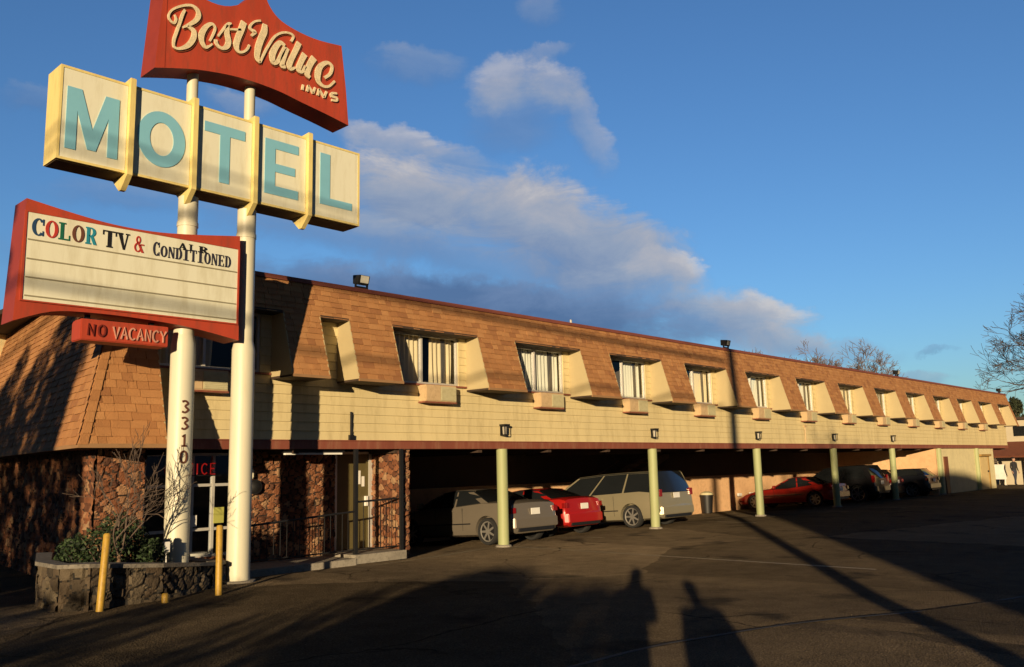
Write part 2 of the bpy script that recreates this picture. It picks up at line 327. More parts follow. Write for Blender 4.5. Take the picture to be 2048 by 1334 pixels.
# painted lines
def paint_mat():
    m = bpy.data.materials.new('worn_line_paint'); m.use_nodes = True; t = m.node_tree; h = NG(t); b = t.nodes['Principled BSDF']
    co = h.n('ShaderNodeTexCoord').outputs['Object']; n = h.noise(co, 9, 6, .7); n2 = h.noise(co, 70, 3)
    f = h.m('MULTIPLY', h.ramp(n.outputs[0], [(.38, .15), (.6, 1.0)]), h.ramp(n2.outputs[0], [(.35, .2), (.6, 1.0)]))
    h.put(b.inputs['Base Color'], h.mix(f, (.20, .16, .11), (.52, .43, .24))); b.inputs['Roughness'].default_value = .85
    return m
M_paint = paint_mat()
def line(x0, y0, x1, y1, w=.1):
    d = Vector((x1 - x0, y1 - y0)); n = Vector((-d.y, d.x)).normalized() * w / 2; k = max(2, int(d.length / .4)); mb = MB(); vs = []
    for i in range(k + 1):
        p = Vector((x0, y0)) + d * i / k
        for q in (p + n, p - n): vs.append((q.x, q.y, ground_z(q.x, q.y) + .005))
    mb.add(vs, [(2 * i, 2 * i + 1, 2 * i + 3, 2 * i + 2) for i in range(k)])
    tag(mb.build('painted_line', M_paint), kind='structure')
line(.1, -.2, .12, -8.3); line(2.95, 3.6, 2.95, -.6); line(6.1, 3.6, 6.05, .3); line(9.2, 4.5, 9.2, -1.4); line(12.2, 4.2, 12.2, -.5); line(15.4, 4, 15.4, -1.6)
line(18.4, 0, 18.4, -2.5); line(24.4, 0, 24.4, -2.5)
line(-6.9, -.98, -2.6, -.35, .09); line(-2.6, -.35, -.2, .1, .09)
STROKES = [[(-8.909,8.786,0.021),(-8.883,8.723,0.04),(-8.911,8.648,0.045),(-8.966,8.659,0.04),(-9.003,8.725,0.033),(-8.965,8.829,0.036),(-8.875,8.92,0.04),(-8.744,9.005,0.046),(-8.633,9.04,0.053),(-8.552,9.007,0.077),(-8.524,8.927,0.089),(-8.562,8.83,0.083),(-8.654,8.729,0.067),(-8.77,8.629,0.034)],[(-8.7,8.671,0.04),(-8.603,8.642,0.088),(-8.585,8.568,0.096),(-8.613,8.468,0.095),(-8.681,8.362,0.088),(-8.781,8.279,0.06),(-8.865,8.248,0.046),(-8.905,8.282,0.04),(-8.902,8.387,0.053),(-8.868,8.52,0.053),(-8.827,8.672,0.053),(-8.785,8.834,0.053),(-8.749,8.929,0.04)],[(-8.324,8.564,0.036),(-8.27,8.7,0.043),(-8.241,8.819,0.043),(-8.3,8.863,0.057),(-8.389,8.788,0.084),(-8.458,8.647,0.105),(-8.462,8.523,0.091),(-8.402,8.438,0.071),(-8.337,8.469,0.041),(-8.281,8.53,0.034)],[(-8.187,8.697,0.036),(-8.115,8.824,0.045),(-8.025,8.959,0.065),(-7.966,8.998,0.029)],[(-8.024,8.942,0.058),(-8.037,8.803,0.101),(-8.008,8.679,0.11),(-8.031,8.578,0.095),(-8.114,8.515,0.065),(-8.198,8.543,0.064),(-8.226,8.625,0.064)],[(-7.742,9.109,0.12),(-7.791,8.945,0.12),(-7.847,8.771,0.112),(-7.869,8.644,0.11),(-7.823,8.559,0.058),(-7.737,8.589,0.045),(-7.668,8.665,0.045),(-7.635,8.745,0.038)],[(-7.98,8.891,0.036),(-7.791,8.953,0.045)],[(-7.602,8.92,0.045),(-7.539,9.006,0.067),(-7.605,9.02,0.057),(-7.632,9.072,0.045),(-7.557,9.183,0.04),(-7.439,9.247,0.04)],[(-7.358,9.214,0.091),(-7.369,9.082,0.127),(-7.431,8.907,0.126),(-7.479,8.726,0.124),(-7.489,8.572,0.101),(-7.434,8.503,0.045)],[(-7.434,8.503,0.04),(-7.372,8.663,0.045),(-7.283,8.859,0.046),(-7.166,9.067,0.046),(-7.031,9.182,0.045),(-6.892,9.226,0.045),(-6.807,9.199,0.048),(-6.848,9.093,0.043)],[(-6.971,8.97,0.058),(-7.068,8.987,0.095),(-7.161,8.851,0.117),(-7.212,8.693,0.127),(-7.182,8.589,0.091),(-7.102,8.642,0.081),(-7.023,8.81,0.083),(-6.971,8.945,0.072)],[(-6.915,8.939,0.072),(-6.994,8.743,0.107),(-7.019,8.593,0.095),(-6.95,8.591,0.06)],[(-6.692,9.123,0.11),(-6.747,8.985,0.11),(-6.828,8.8,0.108),(-6.881,8.653,0.119),(-6.852,8.585,0.072),(-6.769,8.639,0.048)],[(-6.575,8.954,0.124),(-6.644,8.799,0.11),(-6.698,8.637,0.11),(-6.626,8.608,0.06),(-6.557,8.736,0.062)],[(-6.385,8.953,0.138),(-6.471,8.792,0.126),(-6.526,8.616,0.124),(-6.467,8.556,0.074)],[(-6.159,8.657,0.064),(-6.04,8.776,0.065),(-6.011,8.921,0.065),(-6.118,8.952,0.077),(-6.251,8.84,0.115),(-6.308,8.675,0.139),(-6.291,8.548,0.101),(-6.187,8.488,0.064),(-6.067,8.527,0.052),(-5.948,8.659,0.046)],[(-6.601,8.382,0.036),(-6.614,8.281,0.038)],[(-6.494,8.404,0.038),(-6.521,8.284,0.038)],[(-6.494,8.404,0.038),(-6.398,8.29,0.038)],[(-6.398,8.29,0.038),(-6.356,8.408,0.038)],[(-6.275,8.408,0.038),(-6.302,8.28,0.038)],[(-6.275,8.408,0.038),(-6.169,8.282,0.038)],[(-6.169,8.282,0.038),(-6.119,8.41,0.04)],[(-5.899,8.439,0.038),(-6.006,8.412,0.046),(-6.013,8.357,0.046),(-5.906,8.356,0.045),(-5.906,8.303,0.04),(-6.012,8.284,0.04)]]

# ------------------------------------------------------------------ motel building
B = thing('motel_building', 'long two storey motel with orange brown shingle mansard and cream siding over an open carport', 'building')
def my(z): return -.72 + .30 * (z - 3.5)          # mansard face: y at height z
ZT = 5.33; XR = 42.9
XL = -9.73
def cx(z): return XL + .30 * (z - 2.23)            # corner (hip) x at height z
OPEN = [(-8.45, -6.05)] + [(-5.25, -4.60)] + [(-3.52 + 3.635 * k, -1.12 + 3.635 * k) for k in range(13)]
OPEN = [o for o in OPEN if o[1] < XR]
# siding boards below the windows
def laps(x0, x1, z0, z1, n, y=0.0, mb=None):
    mb = mb or MB(); hgt = (z1 - z0) / n
    for i in range(n):
        a = z0 + i * hgt; b = a + hgt
        L_ = x0
        while L_ < x1:
            R_ = min(x1, L_ + rnd.choice((3.6, 3.6, 2.4, 4.8)))
            if x1 - R_ < .6: R_ = x1
            mb.add([(L_ + .001, y - .026, a), (R_ - .002, y - .026, a), (R_ - .002, y - .006, b - .002), (L_ + .001, y - .006, b - .002), (L_ + .001, y + .01, a), (R_ - .002, y + .01, a)], [(0, 1, 2, 3), (4, 5, 1, 0)])
            L_ = R_
    mb.box(x0, x1, y, y + .14, z0, z1)
    return mb
laps(-8.44, XR, 2.37, 3.545, 7).build('siding_wall', M_siding, B)
mb = MB()
xs = [-8.44]
for a, b in OPEN: xs += [a, b]
xs.append(XR)
WIN = [(a + .06, b - .22) for a, b in OPEN if b - a > 1]
edges = [-8.44]
for a, b in WIN: edges += [a, b]
edges.append(XR)
for i in range(0, len(edges), 2): laps(edges[i], edges[i + 1], 3.55, 4.72, 7, 0, mb)
mb.box(-8.44, XR, .0, .14, 4.725, ZT - .03)
for a, b in WIN: mb.box(a, b, .002, .142, 4.655, 4.724)
mb.build('upper_wall', M_siding, B)
# fascia band + trim
mb = MB()
x = -8.3
while x < XR:
    x2 = min(XR, x + 4.88); mb.box(x, x2 - .004, -.045, .06, 2.20, 2.35); mb.box(x, x2 - .004, -.062, .04, 2.352, 2.372); x = x2
mb.build('fascia_band', M_maroon, B)
# shingles: individual shakes laid in courses
def shakes(mb, P, z0, z1, x0f, x1f, course=.118, seed=0):
    """P(x,z,off) -> point; x0f/x1f bounds as function of z; bottom of each course stands proud"""
    r = random.Random(seed); n = max(1, round((z1 - z0) / course)); h = (z1 - z0) / n
    for i in range(n):
        a = z0 + i * h; b = a + h + .01
        x = x0f(a + h / 2); xe = x1f(a + h / 2)
        while x < xe - .01:
            w = r.uniform(.12, .30); x2 = min(xe, x + w)
            if xe - x2 < .1: x2 = xe
            j = r.uniform(-.010, .008) if i > 0 else 0; th = r.uniform(.017, .031); gp = r.choice((.003, .003, .006))
            t = min(1, max(0, r.gauss(.5, .21)))
            if r.random() < .05: t = 0.0
            vs = [P(x + gp, a + j, th), P(x2 - gp, a + j, th), P(x2 - gp, b, .006), P(x + gp, b, .006), P(x + gp, a + j, 0), P(x2 - gp, a + j, 0), P(x + gp, b, 0), P(x2 - gp, b, 0)]
            mb.add(vs, [(0, 1, 2, 3), (4, 5, 1, 0), (0, 3, 6, 4), (1, 5, 7, 2)], 0, t)
            x = x2
nF = Vector((0, -1, -.30)).normalized()
def PF(x, z, off): return (x, my(z) + nF.y * off, z + nF.z * off)
mb = MB()
shakes(mb, PF, 4.66, ZT, lambda z: cx(z), lambda z: XR, seed=1)
pan = []
prev = None
bounds = []
for i, (a, b) in enumerate(OPEN):
    nx = OPEN[i + 1][0] if i + 1 < len(OPEN) else XR
    bounds.append((b, nx))
for i, (a, b) in enumerate(bounds):
    shakes(mb, PF, 3.5, 4.66, lambda z, a=a: a, lambda z, b=b: b, seed=10 + i)
shakes(mb, PF, 2.25, 4.66, lambda z: cx(z), lambda z: -8.45, seed=5)
# left end face
eV = Vector((.12, 1, 0)).normalized(); nE = Vector((-1, .12, -.30)).normalized()
def PE(s_, z, off): return tuple(Vector((cx(z), my(z), z)) + eV * s_ + nE * off)
shakes(mb, PE, 2.25, ZT, lambda z: 0.0, lambda z: 10.5, seed=6)
# underlay so no gaps show
mb.add([PF(cx(4.66), 4.66, -.004), PF(XR, 4.66, -.004), PF(XR, ZT, -.004), PF(cx(ZT), ZT, -.004)], [(0, 1, 2, 3)], 0, 0.0)
for a, b in bounds: mb.add([PF(a, 3.5, -.004), PF(b, 3.5, -.004), PF(b, 4.66, -.004), PF(a, 4.66, -.004)], [(0, 1, 2, 3)], 0, 0.0)
mb.add([PF(cx(2.25), 2.25, -.004), PF(-8.45, 2.25, -.004), PF(-8.45, 4.66, -.004), PF(cx(4.66), 4.66, -.004)], [(0, 1, 2, 3)], 0, 0.0)
mb.add([PE(0, 2.25, -.004), PE(10.5, 2.25, -.004), PE(10.5, ZT, -.004), PE(0, ZT, -.004)], [(0, 1, 2, 3)], 0, 0.0)
# hip caps
zz = 2.25
while zz < ZT - .05:
    z2 = min(ZT, zz + .16); w = .10
    for (p0, p1, p2, p3) in (((PF(cx(zz) - .02, zz, .045)), (PF(cx(zz) + w, zz, .045)), (PF(cx(z2) + w, z2, .03)), (PF(cx(z2) - .02, z2, .03))), ((PE(0, zz, .045)), (PE(w, zz, .045)), (PE(w, z2, .03)), (PE(0, z2, .03)))):
        mb.add([p0, p1, p2, p3], [(0, 1, 2, 3)], 0, rnd.uniform(.3, .9))
    zz = z2
mb.build('mansard_shingles', M_shing, B)
# mansard undersides and inner returns
for a, b in bounds:
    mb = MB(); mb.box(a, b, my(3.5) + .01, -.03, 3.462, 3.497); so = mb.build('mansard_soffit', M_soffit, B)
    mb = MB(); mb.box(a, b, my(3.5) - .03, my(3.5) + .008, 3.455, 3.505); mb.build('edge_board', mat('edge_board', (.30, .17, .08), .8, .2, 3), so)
mb = MB()
mb.prism([(XL - .02, my(2.23) - .03), (-8.44, my(2.23) - .03), (-8.44, my(2.23) + .02), (XL + .02, my(2.23) + .02)], 'z', 2.19, 2.25)
e0 = Vector((XL - .02, my(2.23) - .02, 0)); e1 = e0 + eV * 10.5
mb.prism([(e0.x, e0.y), (e1.x, e1.y), (e1.x + .05, e1.y), (e0.x + .05, e0.y)], 'z', 2.192, 2.248)
mb.build('mansard_edge_board', mat('edge_board', (.30, .17, .08), .8, .2, 3), B)
mb = MB()   # corner soffit
c0 = Vector((XL, my(2.23))); c1 = c0 + Vector((eV.x, eV.y)) * 10.5
mb.prism([(c0.x + .03, c0.y + .03), (-8.46, my(2.23) + .03), (-8.46, .0), (-8.1, .0), (-8.1, 10), (c1.x + .04, c1.y)], 'z', 2.20, 2.215)
mb.build('corner_soffit', M_soffit, B)
# roof deck + coping
mb = MB(); mb.box(cx(ZT) + .06, XR, my(ZT) + .03, 9.2, ZT - .12, ZT - .02); mb.build('roof', M_soffit, B)
mb = MB(); x = cx(ZT) - .03
while x < XR:
    x2 = min(XR + .03, x + 3.05); mb.box(x, x2 - .004, my(ZT) - .055, my(ZT) + .12, ZT - .035, ZT + .045); x = x2
mb.prism([(cx(ZT) - .05, my(ZT) + .12), (cx(ZT) + .08, my(ZT) + .12), (cx(ZT) + .08 + 1.1, 9.5), (cx(ZT) - .05 + 1.1, 9.5)], 'z', ZT - .03, ZT + .042)
mb.build('roof_coping', mat('coping_maroon', (.20, .06, .04), .6, .2, 2), B)
# reveals and heads of every opening
def reveal_poly(): return [(-.006, 3.50), (my(3.5) - .015, 3.50), (my(4.66) - .015, 4.66), (-.006, 4.66)]
def window(k, a, b):
    wa, wb = a + .06, b - .22; z0, z1 = 3.575, 4.65
    f = MB(); t = .045
    f.box(wa, wb, .02, .09, z0, z0 + t); f.box(wa, wb, .02, .09, z1 - t, z1)
    f.box(wa, wa + t, .021, .089, z0 + t, z1 - t); f.box(wb - t, wb, .021, .089, z0 + t, z1 - t)
    for q, d in ((.5, .03),): f.box(wa + (wb - wa) * q - .025, wa + (wb - wa) * q + .025, .018, .092, z0 + t, z1 - t)
    fo = f.build('window', M_alu, B)
    p = MB(); p.add([(wa + t, .055, z0 + t), (wb - t, .055, z0 + t), (wb - t, .055, z1 - t), (wa + t, .055, z1 - t)], [(0, 1, 2, 3)]); p.build('pane', M_glass, fo)
    s_ = MB(); s_.box(wa - .05, b - .02, -.06, .06, 3.535, 3.573); s_.build('sill', M_maroon, fo)
    # curtains
    r = random.Random(50 + k)
    spans = {0: [(.0, .1), (.2, .56), (.68, 1.0)], 1: [(.0, .46), (.48, 1.0)], 2: [(.56, 1.0)], 3: [(.52, 1.0)], 4: [(.5, 1.0)]}.get(k, [(0, r.uniform(.25, .46)), (r.uniform(.48, .6), r.uniform(.92, 1.0))] if r.random() < .6 else [(0, 1.0)])
    if k == 0 and a < -7: spans = [(.12, .3), (.4, .62), (.8, .95)]
    c = MB()
    for (u0, u1) in spans:
        x0 = wa + .05 + u0 * (wb - wa - .1); x1 = wa + .05 + u1 * (wb - wa - .1); n = max(6, int((x1 - x0) / .018)); vs = []; ph = r.uniform(0, 6)
        for i in range(n + 1):
            x = x0 + (x1 - x0) * i / n; wv = .035 * sin((x - x0) * 2 * pi / r.choice((.125, .126)) + ph)
            fl = .03 * (i / n - .5) * (1 if r.random() < .5 else 1)
            vs += [(x - fl, .19 + wv * 1.3, z0 - .02), (x, .18 + wv * .7, (z0 + z1) / 2), (x, .18 + wv * .4, z1)]
        c.add(vs, [(3 * i + q, 3 * i + q + 1, 3 * i + q + 4, 3 * i + q + 3) for i in range(n) for q in (0, 1)])
    if k in (2, 3):
        c.add([(wa + .05, .20, z0), (wa + .9, .21, z0), (wa + .9, .2, z0 + .42), (wa + .05, .2, z0 + .36)], [(0, 1, 2, 3)])
    c.build('curtain', M_curt if k % 3 else M_curt2, fo, smooth=True)
    return fo
for i, (a, b) in enumerate(OPEN):
    wide = b - a > 1
    k = i - 2 if i >= 2 else i
    fo = window(k if i >= 2 else 0, a, b) if wide else None
    mb = MB()
    rp = reveal_poly()
    if i == 0: mb.prism([(-.006, 2.25), (my(2.25) - .01, 2.25), (my(4.66) - .01, 4.66), (-.006, 4.66)], 'x', a - .02, a + .0)
    else: mb.prism(rp, 'x', a - .02, a)
    mb.build('window_reveal', M_cream, B); mb = MB(); mb.prism(rp, 'x', b, b + .02)
    o = mb.build('window_reveal', M_cream, B)
    mb = MB(); mb.box(a, b, my(4.66) - .02, -.03, 4.64, 4.69); mb.build('window_head', M_soffit, B)  # head board coloured dark to stand for the header shadow
# dark room shell behind the windows
mb = MB(); mb.box(-8.3, XR - .1, 2.6, 2.7, 2.40, ZT - .13); mb.box(-8.3, XR - .1, .15, 2.6, 2.40, 2.45)
for k in range(14): 
    xx = -9.6 + 3.635 * k + 4.25; mb.box(xx, xx + .1, .142, 2.6, 2.45, ZT - .13)
mb.build('room_partition', M_room, B)
mb = MB(); mb.box(-8.0, XR, 9.0, 9.2, -.7, ZT - .13); mb.box(XR - .2, XR, .0, 9.0, 2.4, ZT - .13); mb.build('rear_wall', M_siding, B)
mb = MB(); mb.prism([(-.0, 3.46), (my(3.5), 3.46), (my(ZT), ZT), (0, ZT)], 'x', XR, XR + .03); mb.build('end_board', M_cream, B)

# carport
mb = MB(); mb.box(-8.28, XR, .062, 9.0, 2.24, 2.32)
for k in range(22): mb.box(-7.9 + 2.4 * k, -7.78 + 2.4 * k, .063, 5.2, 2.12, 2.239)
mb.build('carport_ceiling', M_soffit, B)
mb = MB(); mb.box(-2.78, 30.15, 5.2, 5.35, -.6, 1.22); mb.box(30.15, 30.3, .04, 5.35, -.6, 2.2); mb.build('carport_wall', M_peach, B); mb = MB(); mb.box(-2.78, 30.15, 5.19, 5.36, 1.222, 2.24); mb.build('shaded_upper_wall', mat('shade_brown', (.085, .05, .03), .8, .2, 3, .3, streak=True), B)  # upper back wall coloured dark brown, its shade put into the colour
st_ = thing('staircase', 'dim wooden staircase rising behind the minivan in the carport', 'staircase'); M_st = mat('stair_wood', (.20, .11, .06), .7, .2, 4)
for y in (3.95, 4.85): mb = MB(); mb.prism([(6.6, -.28), (6.9, -.28), (13.0, 1.98), (13.0, 2.12), (12.7, 2.12), (6.6, -.12)], 'x' if 0 else 'y', y, y + .05); mb.build('stringer', M_st, st_)
for i in range(13): mb = MB(); x = 6.75 + .47 * i; z = -.12 + .174 * i; mb.box(x, x + .34, 4.0, 4.85, z, z + .04); mb.build('tread', M_st, st_)
mb = MB(); mb.tube([(6.8, 3.97, .75), (9.9, 3.97, 1.9)], .025, 6); mb.build('handrail', M_st, st_)
mb = MB(); mb.box(30.3, 40.0, .05, .2, 0, 2.2); mb.box(39.85, 40.0, .2, 9, -.6, 2.2); mb.build('ground_floor_wall', M_lotwall, B)
mb = MB(); mb.box(31.3, 31.85, .0, .048, 0, 1.8); mb.build('narrow_door', mat('brown_door', (.16, .05, .02), .6), B)
mb = MB(); mb.box(37.25, 38.7, .02, .047, 0, 1.72); d = mb.build('door', mat('tan_door', (.6, .46, .22), .6), B)
mb = MB(); mb.box(37.12, 38.95, -.12, .048, 1.76, 1.88); mb.box(38.72, 38.85, -.01, .048, 0, 1.758); mb.build('door_frame', mat('ochre_trim', (.32, .19, .05), .7), d)
mb = MB(); mb.box(38.5, 38.56, -.04, .02, .9, 1.0); mb.build('handle', M_dark, d)
for i in range(7):
    mb = MB(); mb.tube([(6.1 * i, .0, 0), (6.1 * i, .0, 2.198)], .128, 20); po_ = mb.build('post', M_col, B, smooth=True)
    mb = MB(); mb.tube([(6.1 * i, 0, -.02), (6.1 * i, 0, .035), (6.1 * i, 0, .05)], [.19, .18, .15], 14); mb.build('footing', M_conc, po_)

# stone veneer: irregular stones as displaced grid, tone per stone
def stone(mb, o, u, v, wid, hei, depth, cell=.15, res=.026, seed=0, out=.045, tonef=None):
    """o origin, u,v unit vectors in the wall plane, depth = outward normal"""
    r = random.Random(seed); o = Vector(o); u = Vector(u); v = Vector(v); d = Vector(depth)
    pts = []; y = -cell
    while y < hei + cell:
        x = -cell
        while x < wid + cell:
            pts.append((x + r.uniform(-.45, .45) * cell, y + r.uniform(-.4, .4) * cell * .8, r.random(), r.uniform(.25, 1))); x += cell
        y += cell * .8
    nx = max(2, int(wid / res)); ny = max(2, int(hei / res)); H = {}
    buckets = {}
    for p in pts: buckets.setdefault((int(p[0] // (cell * 1.5)), int(p[1] // (cell * 1.5))), []).append(p)
    def near(x, y):
        bx, by = int(x // (cell * 1.5)), int(y // (cell * 1.5)); best = (9, None); sec = 9
        for i in (-1, 0, 1):
            for j in (-1, 0, 1):
                for p in buckets.get((bx + i, by + j), ()):
                    q = hypot(p[0] - x, (p[1] - y) * 1.2)
                    if q < best[0]: sec = best[0]; best = (q, p)
                    elif q < sec: sec = q
        return best[1], sec - best[0]
    vs = []; info = []
    for j in range(ny + 1):
        for i in range(nx + 1):
            x = wid * i / nx; y = hei * j / ny; p, e = near(x, y)
            if p is None: p = (0, 0, .5, .5); e = 1
            k = min(1, e / .05); h_ = out * p[3] * k + r.uniform(-.004, .004)
            vs.append(o + u * x + v * y + d * h_); info.append((p, e))
    o_ = len(mb.v); mb.v += [tuple(q) for q in vs]
    for j in range(ny):
        for i in range(nx):
            a = j * (nx + 1) + i
            mb.f.append((o_ + a, o_ + a + 1, o_ + a + nx + 2, o_ + a + nx + 1)); mb.mi.append(0)
            p, e = info[a]; mb.t.append(.0 if e < .012 else .15 + .84 * p[2])
    return mb
DY = .95
mb = MB()
stone(mb, (-9.05, 0, 0), (1, 0, 0), (0, 0, 1), .75, 2.2, (0, -1, 0), seed=1)
ee = Vector((.12, 1, 0)).normalized()
stone(mb, (-9.05 + ee.x * 9, ee.y * 9, 0), tuple(-ee), (0, 0, 1), 9.0, 2.2, (-1, .12, 0), seed=2, res=.045)
stone(mb, (-8.3, 0, 0), (0, 1, 0), (0, 0, 1), DY, 2.2, (1, 0, 0), seed=3)
mb.build('stone_corner_wall', M_stone, B)
mb = MB(); stone(mb, (-5.85, DY, .1), (1, 0, 0), (0, 0, 1), 5.85 - 3.95, 2.1, (0, -1, 0), seed=4); mb.build('stone_entry_wall', M_stone, B)
mb = MB()
stone(mb, (-2.99, DY + 4.2, .0), (0, -1, 0), (0, 0, 1), DY + 4.2, 2.2, (-1, 0, 0), seed=5)
stone(mb, (-2.99, .0, .0), (1, 0, 0), (0, 0, 1), .2, 2.2, (0, -1, 0), seed=6, cell=.14, out=.06)
stone(mb, (-2.79, .0, -.3), (0, 1, 0), (0, 0, 1), 5.1, 2.5, (1, 0, 0), seed=7, res=.05)
mb.build('stone_pier', M_stone, B)
mb = MB(); mb.box(-3.0, -2.99, DY, DY + .1, 0, 2.2); mb.box(-8.25, -2.99, DY + 1.8, DY + 1.9, 0, 2.2); mb.box(-8.25, -2.99, DY + .02, DY + 1.8, .02, .12)
mb.build('office_interior', M_room, B)
# storefront window
f = MB(); a, b = -8.24, -5.86; z0, z1 = .32, 2.16
for z in (z0, .78, 1.56, z1 - .05): f.box(a, b, DY, DY + .07, z, z + .05)
for x in (a, a + .34, -7.02, -6.62, b - .06): f.box(x, x + .05, DY - .006, DY + .076, z0 + .05, z1 - .05)
fo = f.build('storefront_window', M_alu, B)
p = MB(); p.add([(a + .02, DY + .033, z0 + .03), (b - .02, DY + .033, z0 + .03), (b - .02, DY + .033, z1 - .02), (a + .02, DY + .033, z1 - .02)], [(0, 1, 2, 3)]); p.build('pane', M_glass, fo)
mb = MB(); stone(mb, (a, DY, .05), (1, 0, 0), (0, 0, 1), b - a, .27, (0, -1, 0), seed=9); mb.build('stone_base', M_stone, B)
# office door
mb = MB(); mb.box(-3.93, -3.04, DY, DY + .05, .2, 2.12); d = mb.build('office_door', mat('olive_door', (.11, .09, .035), .5, .2, 3), B)
mb = MB(); mb.box(-3.95, -3.9, DY - .02, DY + .06, .2, 2.17); mb.box(-3.09, -3.0, DY - .02, DY + .06, .2, 2.17); mb.box(-3.9, -3.09, DY - .02, DY + .06, 2.12, 2.17); mb.build('door_frame', M_alu, d)
mb = MB(); mb.box(-3.2, -3.14, DY - .06, DY, 1.05, 1.25); mb.build('handle', M_chrome, d)
mb = MB(); mb.box(-3.42, -3.3, DY - .008, DY - .002, 1.5, 1.78); mb.box(-3.27, -3.2, DY - .008, DY - .002, 1.45, 1.66); mb.build('notice', M_chrome, d)
mb = MB(); mb.box(-4.25, -3.0, -.18, DY, .02, .19); mb.build('doorstep', M_conc, B)
mb = MB(); mb.box(-8.0, -4.25, -.2, DY, .0, .13); tag(mb.build('walkway', M_conc), kind='structure')

# ------------------------------------------------------------------ small things on the building
# wall air conditioners
def ac_unit():
    t = thing('air_conditioner', '', 'air conditioner', (0, 0, 0), 0, 'air conditioners below the upper windows')
    mb = MB(); mb.box(-.44, .44, -.25, -.03, .03, .38); mb.build('casing', M_ac, t, bevel=.008)
    mb = MB(); mb.box(-.02, .42, -.265, -.251, .05, .35)
    for i in range(9): mb.box(-.0, .40, -.273, -.266, .06 + i * .03, .073 + i * .03)
    mb.build('grille', M_acf, t)
    mb = MB(); mb.box(-.42, -.04, -.262, -.251, .05, .35); mb.build('front_panel', M_ac, t)
    mb = MB(); mb.box(-.46, .46, -.24, -.028, .0, .029); mb.build('bracket', M_maroon, t)
    return t
proto = ac_unit()
ks = [-1] + list(range(12))
for j, k in enumerate(ks):
    o = proto if j == 0 else copy_tree(proto)
    if k == -1: o.location = (-7.45, 0, 3.15); o['label'] = 'shaded air conditioner under the window behind the white sign poles'
    else:
        o.location = (-3.52 + 3.635 * k + 1.44, 0, 3.16)
        o['label'] = f'cream boxy air conditioner under the {ORD[k]} sunlit window counted from the sign'
# lanterns above the posts
def lantern():
    t = thing('wall_lantern', '', 'wall lamp', (0, 0, 0), 0, 'wall lanterns above the carport posts')
    mb = MB(); mb.box(-.09, .09, -.20, -.03, .22, .26); mb.box(-.07, .07, -.18, -.03, .0, .02); mb.box(-.03, .03, -.03, -.0, .02, .22)
    for a_, b_ in ((-.075, -.185), (.06, -.185), (-.075, -.05), (.06, -.05)): mb.box(a_, a_ + .015, b_, b_ + .015, .02, .22)
    mb.build('cage', M_dark, t)
    mb = MB(); mb.tube([(0, -.11, .03), (0, -.11, .2)], [.045, .055], 10); mb.build('lamp_glass', mat('lamp_glass', (.35, .33, .28), .3), t, smooth=True)
    return t
lp = lantern()
for i in range(5):
    o = lp if i == 0 else copy_tree(lp); o.location = (6.1 * i - .02, -.012, 2.5)
    o['label'] = f'small dark wall lantern above the {ORD[i]} green carport post from the sign'
# roof floodlights
def flood():
    t = thing('floodlight', '', 'floodlight', (0, 0, 0), 0, 'floodlights on the roof edge')
    mb = MB(); mb.prism([(-.06, .06), (.12, .10), (.12, .28), (-.12, .25)], 'x', -.13, .13); mb.build('housing', M_dark, t, bevel=.01)
    mb = MB(); mb.add([(-.10, -.088, .10), (.10, -.088, .10), (.10, -.122, .24), (-.10, -.122, .24)], [(0, 1, 2, 3)]); mb.build('lens', mat('lens', (.5, .5, .45), .2), t)
    mb = MB(); mb.box(-.15, -.132, -.02, .03, .04, .2); mb.box(.132, .15, -.02, .03, .04, .2); mb.box(-.15, .15, -.02, .03, .0, .04); mb.build('yoke', M_dark, t)
    return t
fp = flood()
for i, (x, lb) in enumerate(((-4.15, 'black floodlight on the roof edge nearest the sign poles'), (10.25, 'black floodlight on the roof edge above the utility pole shadow'), (25.25, 'black floodlight on the roof edge beside the distant bare tree'), (41.6, 'black floodlight on the far right end of the roof edge'))):
    o = fp if i == 0 else copy_tree(fp); o.location = (x, my(ZT) - .02, ZT + .045); o['label'] = lb
mb = MB(); mb.tube([(2.55, -.1, ZT + .04), (2.55, -.1, ZT + .15)], .03, 8); tag(mb.build('vent_pipe', M_alu), 'tiny pale vent pipe on the roof edge between two floodlights', 'pipe')
mb = MB(); mb.tube([(-4.28, -.05, 2.39), (-4.28, -.05, 2.92)], .022, 8); mb.box(-4.33, -4.23, -.09, -.028, 2.375, 2.47); tag(mb.build('conduit_pipe', M_dark), 'short thin dark conduit standing on the maroon band above the entry', 'conduit')
mb = MB(); mb.tube([(15.9, -.04, 2.4), (15.9, -.04, 3.0)], .018, 8); mb.box(15.8, 16.0, -.07, -.028, 2.98, 3.03); tag(mb.build('wall_pipe', M_ac), 'thin cream pipe on the siding between the third and fourth posts', 'pipe')

